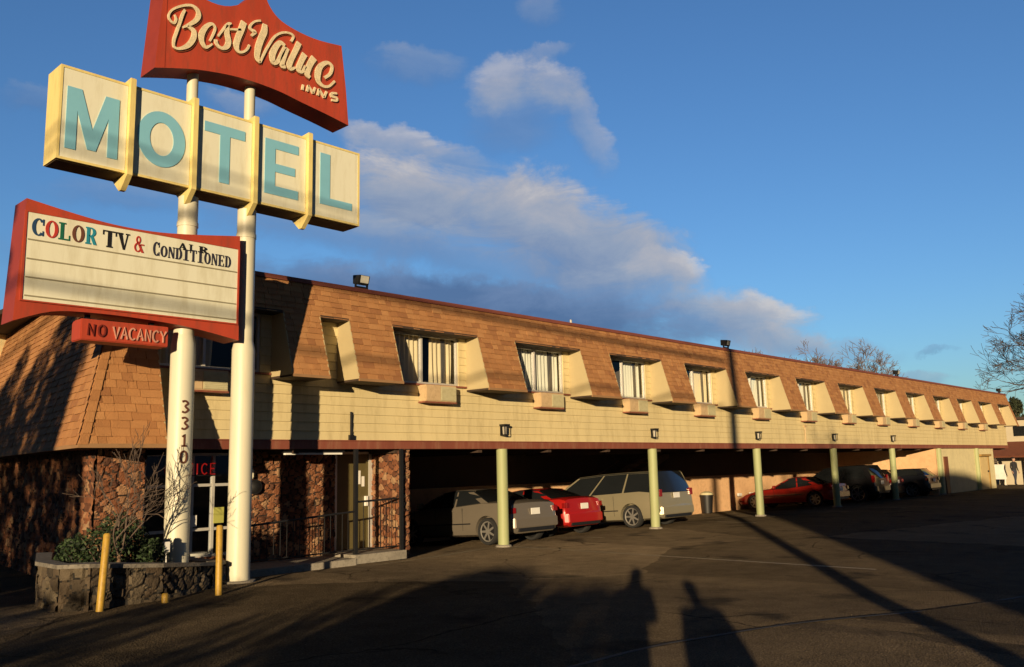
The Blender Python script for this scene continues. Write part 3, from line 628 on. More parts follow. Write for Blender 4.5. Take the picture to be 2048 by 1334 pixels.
# office sign (neon) in strokes
GL = {'O': [[(.5, 1), (.12, .8), (.05, .5), (.12, .2), (.5, 0), (.88, .2), (.95, .5), (.88, .8), (.5, 1)]], 'F': [[(.1, 0), (.1, 1), (.9, 1)], [(.1, .52), (.75, .52)]],
      'I': [[(.5, 0), (.5, 1)]], 'C': [[(.95, .85), (.55, 1), (.15, .8), (.05, .5), (.15, .2), (.55, 0), (.95, .15)]], 'E': [[(.9, 0), (.1, 0), (.1, 1), (.9, 1)], [(.1, .52), (.75, .52)]],
      'N': [[(.1, 0), (.1, 1), (.9, 0), (.9, 1)]], 'V': [[(0, 1), (.5, 0), (1, 1)]], 'A': [[(0, 0), (.5, 1), (1, 0)], [(.22, .36), (.78, .36)]], 'Y': [[(0, 1), (.5, .5), (1, 1)], [(.5, .5), (.5, 0)]],
      '3': [[(.05, .95), (.55, 1), (.9, .78), (.5, .54), (.95, .25), (.5, 0), (.05, .08)]], '1': [[(.2, .8), (.55, 1), (.55, 0)], [(.2, 0), (.9, 0)]], '0': [[(.5, 1), (.1, .8), (.1, .2), (.5, 0), (.9, .2), (.9, .8), (.5, 1)]]}
def smooth_pts(pts, n=6):
    if len(pts) < 3: return pts
    out = []; P = [pts[0]] + list(pts) + [pts[-1]]
    for i in range(1, len(P) - 2):
        for k in range(n):
            t = k / n; out.append(tuple(.5 * (2 * b + (c - a) * t + (2 * a - 5 * b + 4 * c - d) * t * t + (3 * b - a - 3 * c + d) * t ** 3) for a, b, c, d in zip(P[i - 1], P[i], P[i + 1], P[i + 2])))
    out.append(pts[-1]); return out
def ribbon(mb, pts, wid, y, th, mi=0):
    """flat stroke in the xz plane, standing th proud of y towards -y"""
    n = len(pts); Lf = []; Rt = []
    for i, p in enumerate(pts):
        a = pts[max(0, i - 1)]; b = pts[min(n - 1, i + 1)]; d = hypot(b[0] - a[0], b[1] - a[1]) or 1
        nx_, nz_ = -(b[1] - a[1]) / d, (b[0] - a[0]) / d; w = (p[2] if len(p) > 2 else wid) / 2
        Lf.append((p[0] + nx_ * w, p[1] + nz_ * w)); Rt.append((p[0] - nx_ * w, p[1] - nz_ * w))
    o = len(mb.v)
    for q in range(n):
        for (x, z) in (Lf[q], Rt[q]): mb.v.append((x, y - th, z))
        for (x, z) in (Lf[q], Rt[q]): mb.v.append((x, y, z))
    def F(*f): mb.f.append(tuple(o + k for k in f)); mb.mi.append(mi); mb.t.append(.5)
    for q in range(n - 1):
        a = 4 * q; b = a + 4; F(a, a + 1, b + 1, b); F(a, b, b + 2, a + 2); F(a + 1, a + 3, b + 3, b + 1)
    F(0, 2, 3, 1); e = 4 * (n - 1); F(e, e + 1, e + 3, e + 2)
t = thing('office_sign', 'red neon OFFICE lettering in the dark window behind the left sign pole', 'sign')
x = -7.46
for ch in 'OFFICE':
    w = .05 if ch == 'I' else .11; mb = MB()
    for st in GL[ch]:
        pts = [(x + u * w, DY - .05, 1.78 + v * .19) for u, v in st]; mb.tube(smooth_pts(pts, 3) if ch in 'OC' else pts, .011, 6)
    mb.build('letter', M_neon, t); x += w + .055
mb = MB(); mb.box(-7.5, -6.45, DY - .03, DY - .02, 1.75, 1.765); mb.build('mounting_bar', M_dark, t)
mb = MB(); mb.box(-7.06, -6.9, DY - .012, DY - .004, .86, 1.06); tag(mb.build('window_notice', M_chrome), 'small white notice in the office window beside the left sign pole', 'notice')
mb = MB(); mb.box(-6.58, -6.38, DY - .012, DY - .004, .90, 1.18); tag(mb.build('window_poster', mat('poster_olive', (.42, .42, .10), .6)), 'yellow green poster in the office window left of the right sign pole', 'poster')
mb = MB(); mb.tube([(-5.79, DY - .10, 1.52), (-5.79, DY - .055, 1.52)], [.13, .14], 24); mb.tube([(-5.79, DY - .14, 1.52), (-5.79, DY - .10, 1.52)], [.05, .11], 24)
tag(mb.build('wall_disc', M_black, smooth=True), 'dark round disc mounted on the stone wall right of the sign pole', 'disc')
mb = MB(); mb.box(-5.98, -5.84, DY - .13, DY - .05, 1.68, 1.86); tag(mb.build('wall_light', mat('lamp_cream', (.7, .66, .5), .4), bevel=.02), 'small pale wall light above the dark disc by the sign pole', 'wall lamp')
t = thing('tube_light', 'white strip light under the canopy above the stone entry', 'light')
mb = MB(); mb.box(-5.62, -4.36, .12, .2, 2.10, 2.135); mb.build('tube', mat('tube_white', (.85, .85, .8), .4), t)
mb = MB(); mb.box(-5.66, -4.32, .1, .24, 2.137, 2.2); mb.build('fixture', M_dark, t)
# railings
def railing(label, x0, x1, za, zb, y, post):
    t = thing('railing', label, 'railing'); z = lambda x: za + (zb - za) * (x - x0) / (x1 - x0)
    mb = MB(); mb.tube([(x0, y, za), (x1, y, zb)], .02, 8); mb.build('top_rail', M_black, t)
    mb = MB(); mb.tube([(x0, y, .27), (x1, y, .27)], .014, 6); mb.build('bottom_rail', M_black, t)
    n = int((x1 - x0) / .13)
    for i in range(1, n):
        x = x0 + (x1 - x0) * i / n; mb = MB(); mb.tube([(x, y, .27), (x, y, z(x))], .008, 5); mb.build('baluster', M_black, t)
    for x in post: mb = MB(); mb.box(x - .02, x + .02, y - .02, y + .02, ground_z(x, y), z(x)); mb.build('post', M_black, t)
railing('black railing with thin balusters between the two tall black posts', -4.09, -3.12, 1.18, 1.21, -.02, ())
railing('low black ramp railing running left from the tall black post', -6.6, -4.18, .86, 1.0, -.02, (-6.6,))
for x, lb in ((-4.14, 'left tall black steel post holding the canopy by the office door'), (-3.06, 'right tall black steel post against the stone pier')):
    mb = MB(); mb.box(x - .035, x + .035, -.055 if x < -4 else -.12, .015 if x < -4 else -.065, .02, 2.2); mb.box(x - .07, x + .07, -.10 if x < -4 else -.15, .05 if x < -4 else -.06, .0, .03)
    tag(mb.build('steel_post', M_black), lb, 'post')
t = thing('trash_can', 'dark trash can with pale lid against the sunlit carport wall', 'trash can', (16.85, 4.75, -.26))
mb = MB(); mb.tube([(0, 0, .02), (0, 0, .72)], [.2, .25], 18); mb.tube([(0, 0, .70), (0, 0, .74)], .27, 18); mb.build('bin', M_black, t, smooth=True)
mb = MB(); mb.tube([(0, 0, .742), (0, 0, .82), (0, 0, .88)], [.27, .24, .1], 18); mb.build('lid', M_acf, t, smooth=True)

# ------------------------------------------------------------------ pylon sign
PS = thing('motel_sign', 'tall pylon sign with red crown panel, MOTEL letters and reader board on two white poles', 'sign', (-8, -1.5, 0))
def P_(mb, name, m, parent, **k):
    o = mb.build(name, m, parent, **k)
    # sign geometry is written in world coordinates: undo the parent's offset once, at part level
    if parent is PS: o.location = (8, 1.5, 0)
    return o
YF = -1.75; YB = -1.27
for x, zb in ((-8.45, .45), (-7.45, .10)):
    mb = MB(); mb.tube([(x, -1.5, zb), (x, -1.5, 3.72), (x, -1.5, 3.86)], [.178, .178, .15], 28); mb.tube([(x, -1.5, 3.86), (x, -1.5, 6.02)], .148, 28); mb.tube([(x, -1.5, 5.55), (x, -1.5, 5.62)], .158, 28)
    mb.tube([(x, -1.5, 6.0), (x, -1.5, 8.2)], .088, 20)
    po = P_(mb, 'pole', M_pole, PS, smooth=True)
    if x > -8:
        mb = MB(); mb.tube([(x, -1.5, .10), (x, -1.5, .165), (x, -1.5, .17)], [.27, .26, .2], 24); mb.build('base_plate', M_conc, po)
    if x < -8:
        mb = MB(); L = ['3', '3', '1', '0']
        for i, ch in enumerate(L):
            zt = 2.86 - i * .245
            for st in GL[ch]:
                pts = [(-8.475 + (u - .5) * .10, zt - .17 + v * .17) for u, v in st]
                ribbon(mb, smooth_pts(pts, 3) if ch != '1' else pts, .028, -1.672, .012)
        mb.build('house_number', M_lbrown, po)
def plate(mb, outline, y0, y1): mb.prism(outline, 'y', y0, y1, 0, 1)
# crown panel
CR = [(-9.177, 7.838), (-8.963, 7.905), (-8.51, 8.03), (-8.039, 8.111), (-7.70, 8.14), (-7.367, 8.145), (-7.0, 8.125), (-6.643, 8.071), (-6.1, 8.0), (-5.628, 7.925), (-5.69, 8.6), (-5.794, 9.395), (-6.254, 9.33), (-6.62, 9.33), (-6.95, 9.38), (-7.15, 9.47), (-7.30, 9.64), (-7.38, 9.86), (-7.55, 9.72), (-7.78, 9.43), (-8.074, 9.268), (-8.40, 9.25), (-8.62, 9.36), (-8.80, 9.62), (-9.05, 9.50)]
CR = smooth_pts(CR[:10], 3)[:-1] + [CR[9], CR[10], CR[11]] + smooth_pts(CR[11:18], 3)[1:] + smooth_pts(CR[17:24], 3)[1:] + [CR[24]]
mb = MB(); plate(mb, CR, YF, YB); crown = P_(mb, 'crown_panel', [M_red, M_redside], PS)
mb = MB(); mb.box(-9.03, -9.018, YF - .004, YF - .001, 7.9, 9.5); mb.build('panel_seam', M_redside, crown)
mb = MB(); mbo = MB()
for st in STROKES[:16]:
    sp = smooth_pts(st, 5); ribbon(mb, [(p[0], p[1], p[2] * .86) for p in sp], .06, YF - .001, .028)
    ribbon(mbo, [(p[0] + .014, p[1] - .016, p[2] * 1.12) for p in sp], .06, YF - .0005, .012)
mb.build('script_lettering', M_let, crown); mbo.build('lettering_outline', mat('letter_outline', (.17, .045, .015), .6), crown)
mb = MB()
for st in STROKES[16:]: ribbon(mb, smooth_pts(st, 3), .04, YF - .001, .03)
mb.build('small_lettering', M_let, crown)
# MOTEL box
X0, X1, Z0, Z1 = -10.475, -5.375, 6.10, 7.46
mb = MB(); mb.box(X0, X1, YF + .03, YB, Z0, Z1)
t_ = .035
mb.box(X0, X1, YF, YF + .029, Z1 - t_, Z1); mb.box(X0, X1, YF, YF + .029, Z0, Z0 + t_); mb.box(X0, X0 + t_, YF, YF + .029, Z0 + t_, Z1 - t_); mb.box(X1 - t_, X1, YF, YF + .029, Z0 + t_, Z1 - t_)
box = P_(mb, 'letter_box', M_yel, PS)
mb = MB(); mb.box(X0 + .02, X1 - .02, YF + .05, YB - .02, Z0 - .012, Z0 - .002); mb.build('box_underside', mat('dark_underside', (.09, .06, .03), .8, .3, 4), box)  # thin sheet under the box in a darker brown
FX = [-9.50, -8.53, -7.49, -6.46]
ED = [X0 + t_] + [q for x in FX for q in (x - .04, x + .04)] + [X1 - t_]
for i in range(5):
    mb = MB(); mb.box(ED[2 * i] + .003, ED[2 * i + 1] - .003, YF + .008, YF + .028, Z0 + t_ + .002, Z1 - t_ - .002); mb.build('face_panel', M_white, box)
for x in FX:
    mb = MB(); mb.prism([(-1.825, Z0 - .03), (-1.62, Z0 - .22), (-1.55, Z0 - .22), (-1.30, Z0 + .0), (-1.30, Z1 + .05), (-1.81, Z1 + .08), (-1.825, Z1 + .06)], 'x', x - .038, x + .038); mb.build('fin', M_yel, box)
def poly_letter(polys, name='letter', m=M_teal, holes=None):
    mb = MB()
    for q in polys: mb.prism(q, 'y', YF - .003, YF + .007)
    mb.build(name, m, box)
def sc(x0, x1, z0, z1): return lambda u, v: (x0 + u * (x1 - x0), z0 + v * (z1 - z0))
F = sc(-10.375, -9.66, 6.27, 7.17)
poly_letter([[F(0, 0), F(.2, 0), F(.2, 1), F(0, 1)], [F(.8, 0), F(1, 0), F(1, 1), F(.8, 1)], [F(.2, 1), F(.2, .64), F(.42, .05), F(.5, .05), F(.5, .38), F(.27, 1)], [F(.73, 1), F(.5, .38), F(.5, .05), F(.58, .05), F(.8, .64), F(.8, 1)]])
F = sc(-9.385, -8.655, 6.32, 7.18); N = 36; mb = MB()
for i in range(N):
    a, b = 2 * pi * i / N, 2 * pi * (i + 1) / N
    mb.prism([F(.5 + .5 * cos(a), .5 + .5 * sin(a)), F(.5 + .5 * cos(b), .5 + .5 * sin(b)), F(.5 + .25 * cos(b), .5 + .30 * sin(b)), F(.5 + .25 * cos(a), .5 + .30 * sin(a))], 'y', YF - .003, YF + .007)
mb.build('letter', M_teal, box)
F = sc(-8.35, -7.655, 6.30, 7.24); poly_letter([[F(0, .83), F(1, .83), F(1, 1), F(0, 1)], [F(.38, 0), F(.62, 0), F(.62, .83), F(.38, .83)]])
F = sc(-7.29, -6.655, 6.31, 7.25); poly_letter([[F(0, 0), F(.3, 0), F(.3, 1), F(0, 1)], [F(.3, 0), F(1, 0), F(1, .16), F(.3, .16)], [F(.3, .42), F(.9, .42), F(.9, .57), F(.3, .57)], [F(.3, .84), F(1, .84), F(1, 1), F(.3, 1)]])
F = sc(-6.215, -5.545, 6.35, 7.27); poly_letter([[F(0, 0), F(.3, 0), F(.3, 1), F(0, 1)], [F(.3, 0), F(1, 0), F(1, .14), F(.3, .14)]])
# reader board
MQ = [(-10.80, 5.455), (-10.168, 5.363), (-9.651, 5.313), (-9.096, 5.314), (-8.513, 5.375), (-7.700, 5.498), (-7.682, 3.828), (-8.463, 3.953), (-9.231, 4.006), (-9.934, 4.012), (-10.42, 3.97), (-10.875, 3.80), (-10.835, 4.65)]
MQ = smooth_pts(MQ[:6], 4) + smooth_pts(MQ[6:12], 4) + [MQ[12]]
mb = MB(); plate(mb, MQ, YF, YB - .03); rb = P_(mb, 'reader_board', [M_red, M_redside], PS)
PX0, PX1, PZ0, PZ1 = -10.785, -7.735, 4.09, 5.27
mb = MB(); mb.box(PX0, PX1, YF - .012, YF - .002, PZ0, PZ1); fp_ = mb.build('board_face', M_white, rb)
mb = MB(); 
for q in ((PX0 - .03, PX1 + .03, PZ1, PZ1 + .02), (PX0 - .03, PX1 + .03, PZ0 - .02, PZ0), (PX0 - .03, PX0, PZ0, PZ1), (PX1, PX1 + .03, PZ0, PZ1)): mb.box(q[0], q[1], YF - .022, YF - .002, q[2], q[3])
mb.build('board_rim', M_red, rb)
mb = MB()
for fr in (.31, .53, .74, .95):
    z = PZ1 - fr * (PZ1 - PZ0); mb.box(PX0 + .02, PX1 - .02, YF - .024, YF - .0125, z - .010, z + .006)
mb.build('letter_rails', mat('letter_rail', (.30, .27, .18), .5), rb)
# serif letters: thick and thin strokes
def arc(cx_, cz, rx, rz, tx, tz, a0, a1, n=18):
    out = []
    for i in range(n):
        a, b = radians(a0 + (a1 - a0) * i / n), radians(a0 + (a1 - a0) * (i + 1) / n)
        out.append([(cx_ + rx * cos(a), cz + rz * sin(a)), (cx_ + rx * cos(b), cz + rz * sin(b)), (cx_ + (rx - tx) * cos(b), cz + (rz - tz) * sin(b)), (cx_ + (rx - tx) * cos(a), cz + (rz - tz) * sin(a))])
    return out
def R4(a, b, c, d): return [(a, c), (b, c), (b, d), (a, d)]
def serif(ch):
    T, t = .27, .08
    if ch == 'O': return arc(.5, .5, .5, .5, T, t, 0, 360, 26)
    if ch == 'C': return arc(.52, .5, .5, .5, T, t, 42, 318, 22) + [R4(.84, .93, .62, .98), R4(.84, .93, .02, .3)]
    if ch == 'D': return [R4(.1, .1 + T, 0, 1), R4(0, .45, 0, t), R4(0, .45, 1 - t, 1)] + arc(.45, .5, .52, .5, T, t, -90, 90)
    if ch == 'L': return [R4(.15, .15 + T, 0, 1), R4(0, .95, 0, t), R4(0, .57, 1 - t, 1), R4(.86, .95, t, .3)]
    if ch == 'I': return [R4(.5 - T / 1.6, .5 + T / 1.6, 0, 1), R4(.1, .9, 0, t), R4(.1, .9, 1 - t, 1)]
    if ch == 'E': return [R4(.12, .12 + T, 0, 1), R4(0, .92, 0, t), R4(0, .92, 1 - t, 1), R4(.12 + T, .7, .46, .54), R4(.84, .92, t, .28), R4(.84, .92, .75, 1 - t), R4(.62, .7, .38, .63)]
    if ch == 'R': return [R4(.1, .1 + T, 0, 1), R4(0, .5, 0, t), R4(0, .5, 1 - t, 1), R4(.3, .5, .46, .46 + t)] + arc(.48, .73, .42, .27, T, t, -90, 90, 10) + [[(.42, .48), (.68, .48), (1.0, 0), (.72, 0)]]
    if ch == 'T': return [R4(.5 - T / 2, .5 + T / 2, 0, 1), R4(.28, .72, 0, t), R4(0, 1, 1 - t, 1), R4(0, .08, .72, 1 - t), R4(.92, 1, .72, 1 - t)]
    if ch == 'V': return [[(.08, 1), (.38, 1), (.62, 0), (.5, 0)], [(.80, 1), (.88, 1), (.62, 0), (.55, 0)], R4(0, .46, 1 - t, 1), R4(.68, 1, 1 - t, 1)]
    if ch == 'A': return [[(.62, 0), (.92, 0), (.56, 1), (.44, 1)], [(.1, 0), (.18, 0), (.52, 1), (.44, 1)], R4(.25, .75, .3, .38), R4(0, .3, 0, t), R4(.54, 1, 0, t)]
    if ch == 'N': return [R4(.1, .2, 0, 1), R4(.8, .9, 0, 1), [(.08, 1), (.34, 1), (.92, 0), (.72, 0)], R4(0, .32, 0, t), R4(.68, 1, 1 - t, 1)]
    if ch == '&': return arc(.42, .76, .24, .24, .12, .08, 0, 360, 14) + arc(.38, .29, .36, .29, .15, .08, 0, 360, 16) + [[(.25, .66), (.45, .66), (1.0, 0), (.76, 0)], R4(.7, 1, .44, .52)]
    return []
def word(specs, parent):
    for ch, x0, x1, z0, z1, m, st in specs:
        mb = MB()
        for k, q in enumerate(serif(ch)): mb.prism([(x0 + u * (x1 - x0), z0 + v * (z1 - z0)) for u, v in q], 'y', YF - .0205 - .0004 * (k % 3) - st, YF - .0122)
        mb.build('letter', m, parent)
W1 = [('C', -10.725, -10.565, M_navy), ('O', -10.555, -10.395, M_lred), ('L', -10.39, -10.235, M_lgreen), ('O', -10.215, -10.055, M_lbrown), ('R', -10.04, -9.89, M_lcyan), ('T', -9.81, -9.62, M_black), ('V', -9.615, -9.435, M_black), ('&', -9.37, -9.225, M_lred)]
word([(c, a, b, 4.965, 5.205, m, 0) for c, a, b, m in W1], rb)
xs_ = -9.10; cw = (-7.85 + 9.10) / 11
word([(c, xs_ + i * cw + .006, xs_ + (i + 1) * cw - .006, 4.955, 5.165 if i == 0 else 5.125 if i < 5 else 5.135, mat('letter_black2', (.03, .03, .05), .5), 0) for i, c in enumerate('CONDITIONED')], rb)
word([(c, -8.72 + i * .165, -8.72 + i * .165 + (.07 if c == 'I' else .145), 5.115, 5.215, M_black, .003) for i, c in enumerate('AIR')], rb)
# vacancy box
mb = MB(); mb.box(-10.03, -8.80, YF, YB - .15, 3.63, 3.925); vb = P_(mb, 'vacancy_box', M_red, PS, bevel=.012)
mb = MB(); mb.box(-9.9, -9.85, -1.58, -1.5, 3.92, 4.02); mb.box(-9.0, -8.95, -1.58, -1.5, 3.92, 4.0); mb.build('hanger', M_dark, vb)
def stroke_word(txt, x, z, h, w, gap, m, wid, parent):
    for ch in txt:
        mb = MB()
        for st in GL[ch]:
            pts = [(x + u * w, z + v * h) for u, v in st]; ribbon(mb, smooth_pts(pts, 3) if ch in 'OC' else pts, wid, YF - .001, .02)
        mb.build('letter', m, parent); x += w + gap
stroke_word('NO', -9.95, 3.70, .155, .10, .045, mat('letter_darkred', (.16, .02, .012), .5), .022, vb)
stroke_word('VACANCY', -9.60, 3.685, .165, .085, .027, mat('letter_pink', (.55, .28, .21), .5), .019, vb)

# ------------------------------------------------------------------ planter, plants, bollards
PL = [(-9.8, -.1), (-10.27, -1.45), (-10.29, -2.22), (-10.0, -2.42), (-9.6, -2.40), (-9.06, -2.36), (-8.41, -2.03), (-8.07, -1.82), (-7.74, -1.5), (-7.71, -1.1), (-7.73, -.3)]
PH = [.69, .69, .69, .69, .65, .60, .53, .49, .46, .45, .45]
pt = thing('stone_planter', 'low curved planter of dark brown stone around the left sign pole', 'planter')
mb = MB()
for i in range(len(PL) - 1):
    a, b = Vector((*PL[i], 0)), Vector((*PL[i + 1], 0)); u = (b - a); L = u.length; u.normalize(); n = Vector((u.y, -u.x, 0))
    stone(mb, a, u, (0, 0, 1), L, (PH[i] + PH[i + 1]) / 2, tuple(n if n.dot(Vector((-8.9, -1, 0)) - a) < 0 else -n), cell=.2, seed=20 + i, res=.028, out=.05)
mb.build('stone_wall', M_pstone, pt)
mb = MB(); cen = Vector((-8.95, -1.0)); vs = []
for p, H in zip(PL, PH):
    p = Vector(p); d = (cen - p).normalized(); zt = H + .02
    for q, z in ((p - d * .075, H - .03), (p - d * .075, zt), (p + d * .16, zt), (p + d * .16, H - .1)): vs.append((q.x, q.y, z))
mb.add(vs, [(4 * i + k, 4 * i + k + 1, 4 * i + k + 5, 4 * i + k + 4) for i in range(len(PL) - 1) for k in range(3)])
mb.build('cap', mat('planter_cap', (.20, .18, .15), .8, .3, 5, .3, 40, dirt=(.04, .035, .03, .8)), pt)
mb = MB(); mb.add([(p[0], p[1], .44) for p in PL], [tuple(range(len(PL)))]); mb.build('soil', mat('soil', (.035, .025, .018), .95, .4, 12, .9, 40), pt)
def leaves(mb, cen, rad, n, size, seed, shell=.5, flat=0):
    r = random.Random(seed)
    for _ in range(n):
        while True:
            v = Vector((r.uniform(-1, 1), r.uniform(-1, 1), r.uniform(-1, 1)))
            if shell * r.random() < v.length <= 1: break
        p = Vector(cen) + Vector((v.x * rad[0], v.y * rad[1], v.z * rad[2])); a = Vector((r.gauss(0, 1), r.gauss(0, 1), r.gauss(0, 1) + flat)).normalized(); b = a.cross(Vector((r.gauss(0, 1), r.gauss(0, 1), r.gauss(0, 1)))).normalized()
        c = a.cross(b); s = size * r.uniform(.6, 1.4)
        mb.add([p - b * s, p + c * s * .45, p + b * s, p - c * s * .45], [(0, 1, 2, 3)], 0, r.random())
for lb, cs, sd in (('dense green evergreen shrub at the left of the stone planter', [(-9.62, -1.75, .85, .40, .35, .30), (-9.3, -1.6, .98, .33, .3, .30), (-9.85, -1.5, .75, .25, .3, .25)], 1), ('low green shrub beside the left sign pole in the planter', [(-8.93, -1.75, .72, .24, .25, .2), (-9.05, -1.35, .8, .3, .3, .28)], 2)):
    t = thing('shrub', lb, 'shrub', group='green shrubs in the stone planter')
    mb = MB()
    for j, (x, y, z, a, b, c) in enumerate(cs): leaves(mb, (x, y, z), (a, b, c), 1100, .028, sd * 10 + j)
    mb.build('foliage', M_leaf, t)
    mb = MB(); rr = random.Random(sd)
    for j, (x, y, z, a, b, c) in enumerate(cs):
        for k in range(5): mb.tube([(x + rr.uniform(-.05, .05), y, .53), (x + rr.uniform(-a, a) * .7, y + rr.uniform(-b, b) * .6, z + c * .5)], [.012, .004], 5)
    mb.build('stems', M_twig, t)
# branching bare trees
def grow(mb, p, d, L, r, lvl, R, spread=.6, up=.15, seg=6, tw=.004, kids=(2, 3), decay=.74):
    pts = [p.copy()]; rad = [r]; n = 4 if lvl > 1 else 3; q = p.copy(); dd = d.copy()
    for i in range(n):
        dd = (dd + Vector((R.gauss(0, 1), R.gauss(0, 1), R.gauss(0, 1))) * .13 + Vector((0, 0, up * .25))).normalized()
        q = q + dd * (L / n); pts.append(q.copy()); rad.append(max(tw, r * (1 - .38 * (i + 1) / n)))
    mb.tube(pts, rad, max(3, seg), cap=(lvl == 0))
    if lvl <= 0: return
    for k in range(R.randint(*kids)):
        f = R.uniform(.45, 1.0) if k else 1.0; idx = min(n, max(1, round(f * n))); base = pts[idx]
        ax = Vector((R.gauss(0, 1), R.gauss(0, 1), R.gauss(0, 1))).normalized(); side = dd.cross(ax).normalized()
        nd = (dd * cos(spread * R.uniform(.5, 1.2)) + side * sin(spread * R.uniform(.6, 1.3)) + Vector((0, 0, up))).normalized()
        grow(mb, base, nd, L * decay * R.uniform(.75, 1.15), max(tw, rad[idx] * R.uniform(.55, .8)), lvl - 1, R, spread, up, seg - 1, tw, kids, decay)
def bare_tree(label, loc, trunk_h, r0, levels, seed, L1=None, spread=.6, up=.15, tw=.008, kids=(2, 3), group=None, name='bare_tree', lean=(0, 0), decay=.76, nb=5, mk=None):
    t = thing(name, label, 'tree', loc, 0, group); R = random.Random(seed)
    top = Vector((lean[0], lean[1], trunk_h)); mb = MB(); mb.tube([(0, 0, -.05), (lean[0] * .4, lean[1] * .4, trunk_h * .5), tuple(top)], [r0 * 1.25, r0, r0 * .82], 10); mb.build('trunk', M_bark, t, smooth=True)
    mb = MB(); L1 = L1 or trunk_h * .7
    for k in range(nb):
        a = 2 * pi * (k + R.random() * .6) / nb; tl = R.uniform(.25, .75)
        d = Vector((cos(a) * tl, sin(a) * tl, 1)).normalized(); base = Vector((lean[0], lean[1], 0)) * (.8 + .2 * R.random()); base.z = trunk_h * R.uniform(.78, 1.0)
        if k == 0: base = top
        grow(mb, base, d, L1 * R.uniform(.8, 1.15), r0 * R.uniform(.4, .62), levels, R, spread, up, 6, tw, kids, decay)
    mb.build('crown', mk or M_twig, t)
    return t
bare_tree('small bare ornamental tree with thin forked branches in the stone planter', (-9.46, -1.95, .5), .25, .03, 4, 3, L1=.62, spread=.5, tw=.0035, kids=(2, 3), nb=4, name='ornamental_tree')
for lb, x, y, h, lean in (('left yellow steel bollard in front of the stone planter, leaning slightly', -9.95, -2.62, .92, .05), ('right yellow steel bollard at the planter corner by the white pole', -8.34, -2.57, .92, -.01)):
    gz = ground_z(x, y); mb = MB(); mb.tube([(x, y, gz - .02), (x + lean, y, gz + h), (x + lean, y, gz + h + .02)], [.047, .047, .03], 14); tag(mb.build('bollard', M_bol, smooth=True), lb, 'bollard', 'yellow bollards along the planter')
gz = .14; mb = MB(); mb.tube([(-9.12, -2.62, gz - .02), (-9.12, -2.62, gz + .10), (-9.12, -2.62, gz + .12)], [.045, .045, .03], 12); tag(mb.build('bollard_stub', M_bol, smooth=True), 'cut off yellow bollard stub at the foot of the planter', 'bollard')
mb = MB(); mb.box(-8.83, -8.75, -1.93, -1.87, .72, .86); mb.box(-8.80, -8.78, -1.91, -1.89, .53, .72); tag(mb.build('outlet_box', M_chrome), 'small white electrical box on a stake beside the left sign pole', 'electrical box')
mb = MB(); mb.tube([(-8.15, -1.5, .60), (-8.15, -1.5, .635)], [.16, .17], 16); tag(mb.build('garden_saucer', mat('saucer', (.4, .4, .36), .5), smooth=True), 'pale shallow saucer on the planter right of the left sign pole', 'saucer')
mb = MB(); mb.box(-4.45, -4.2, -10.66, -10.58, .0, .05); tag(mb.build('curb_stone', mat('pale_curb', (.62, .60, .54), .7, .2, 9, .5, 40), bevel=.02), 'short pale curb block on the asphalt at the lot edge', 'curb block')

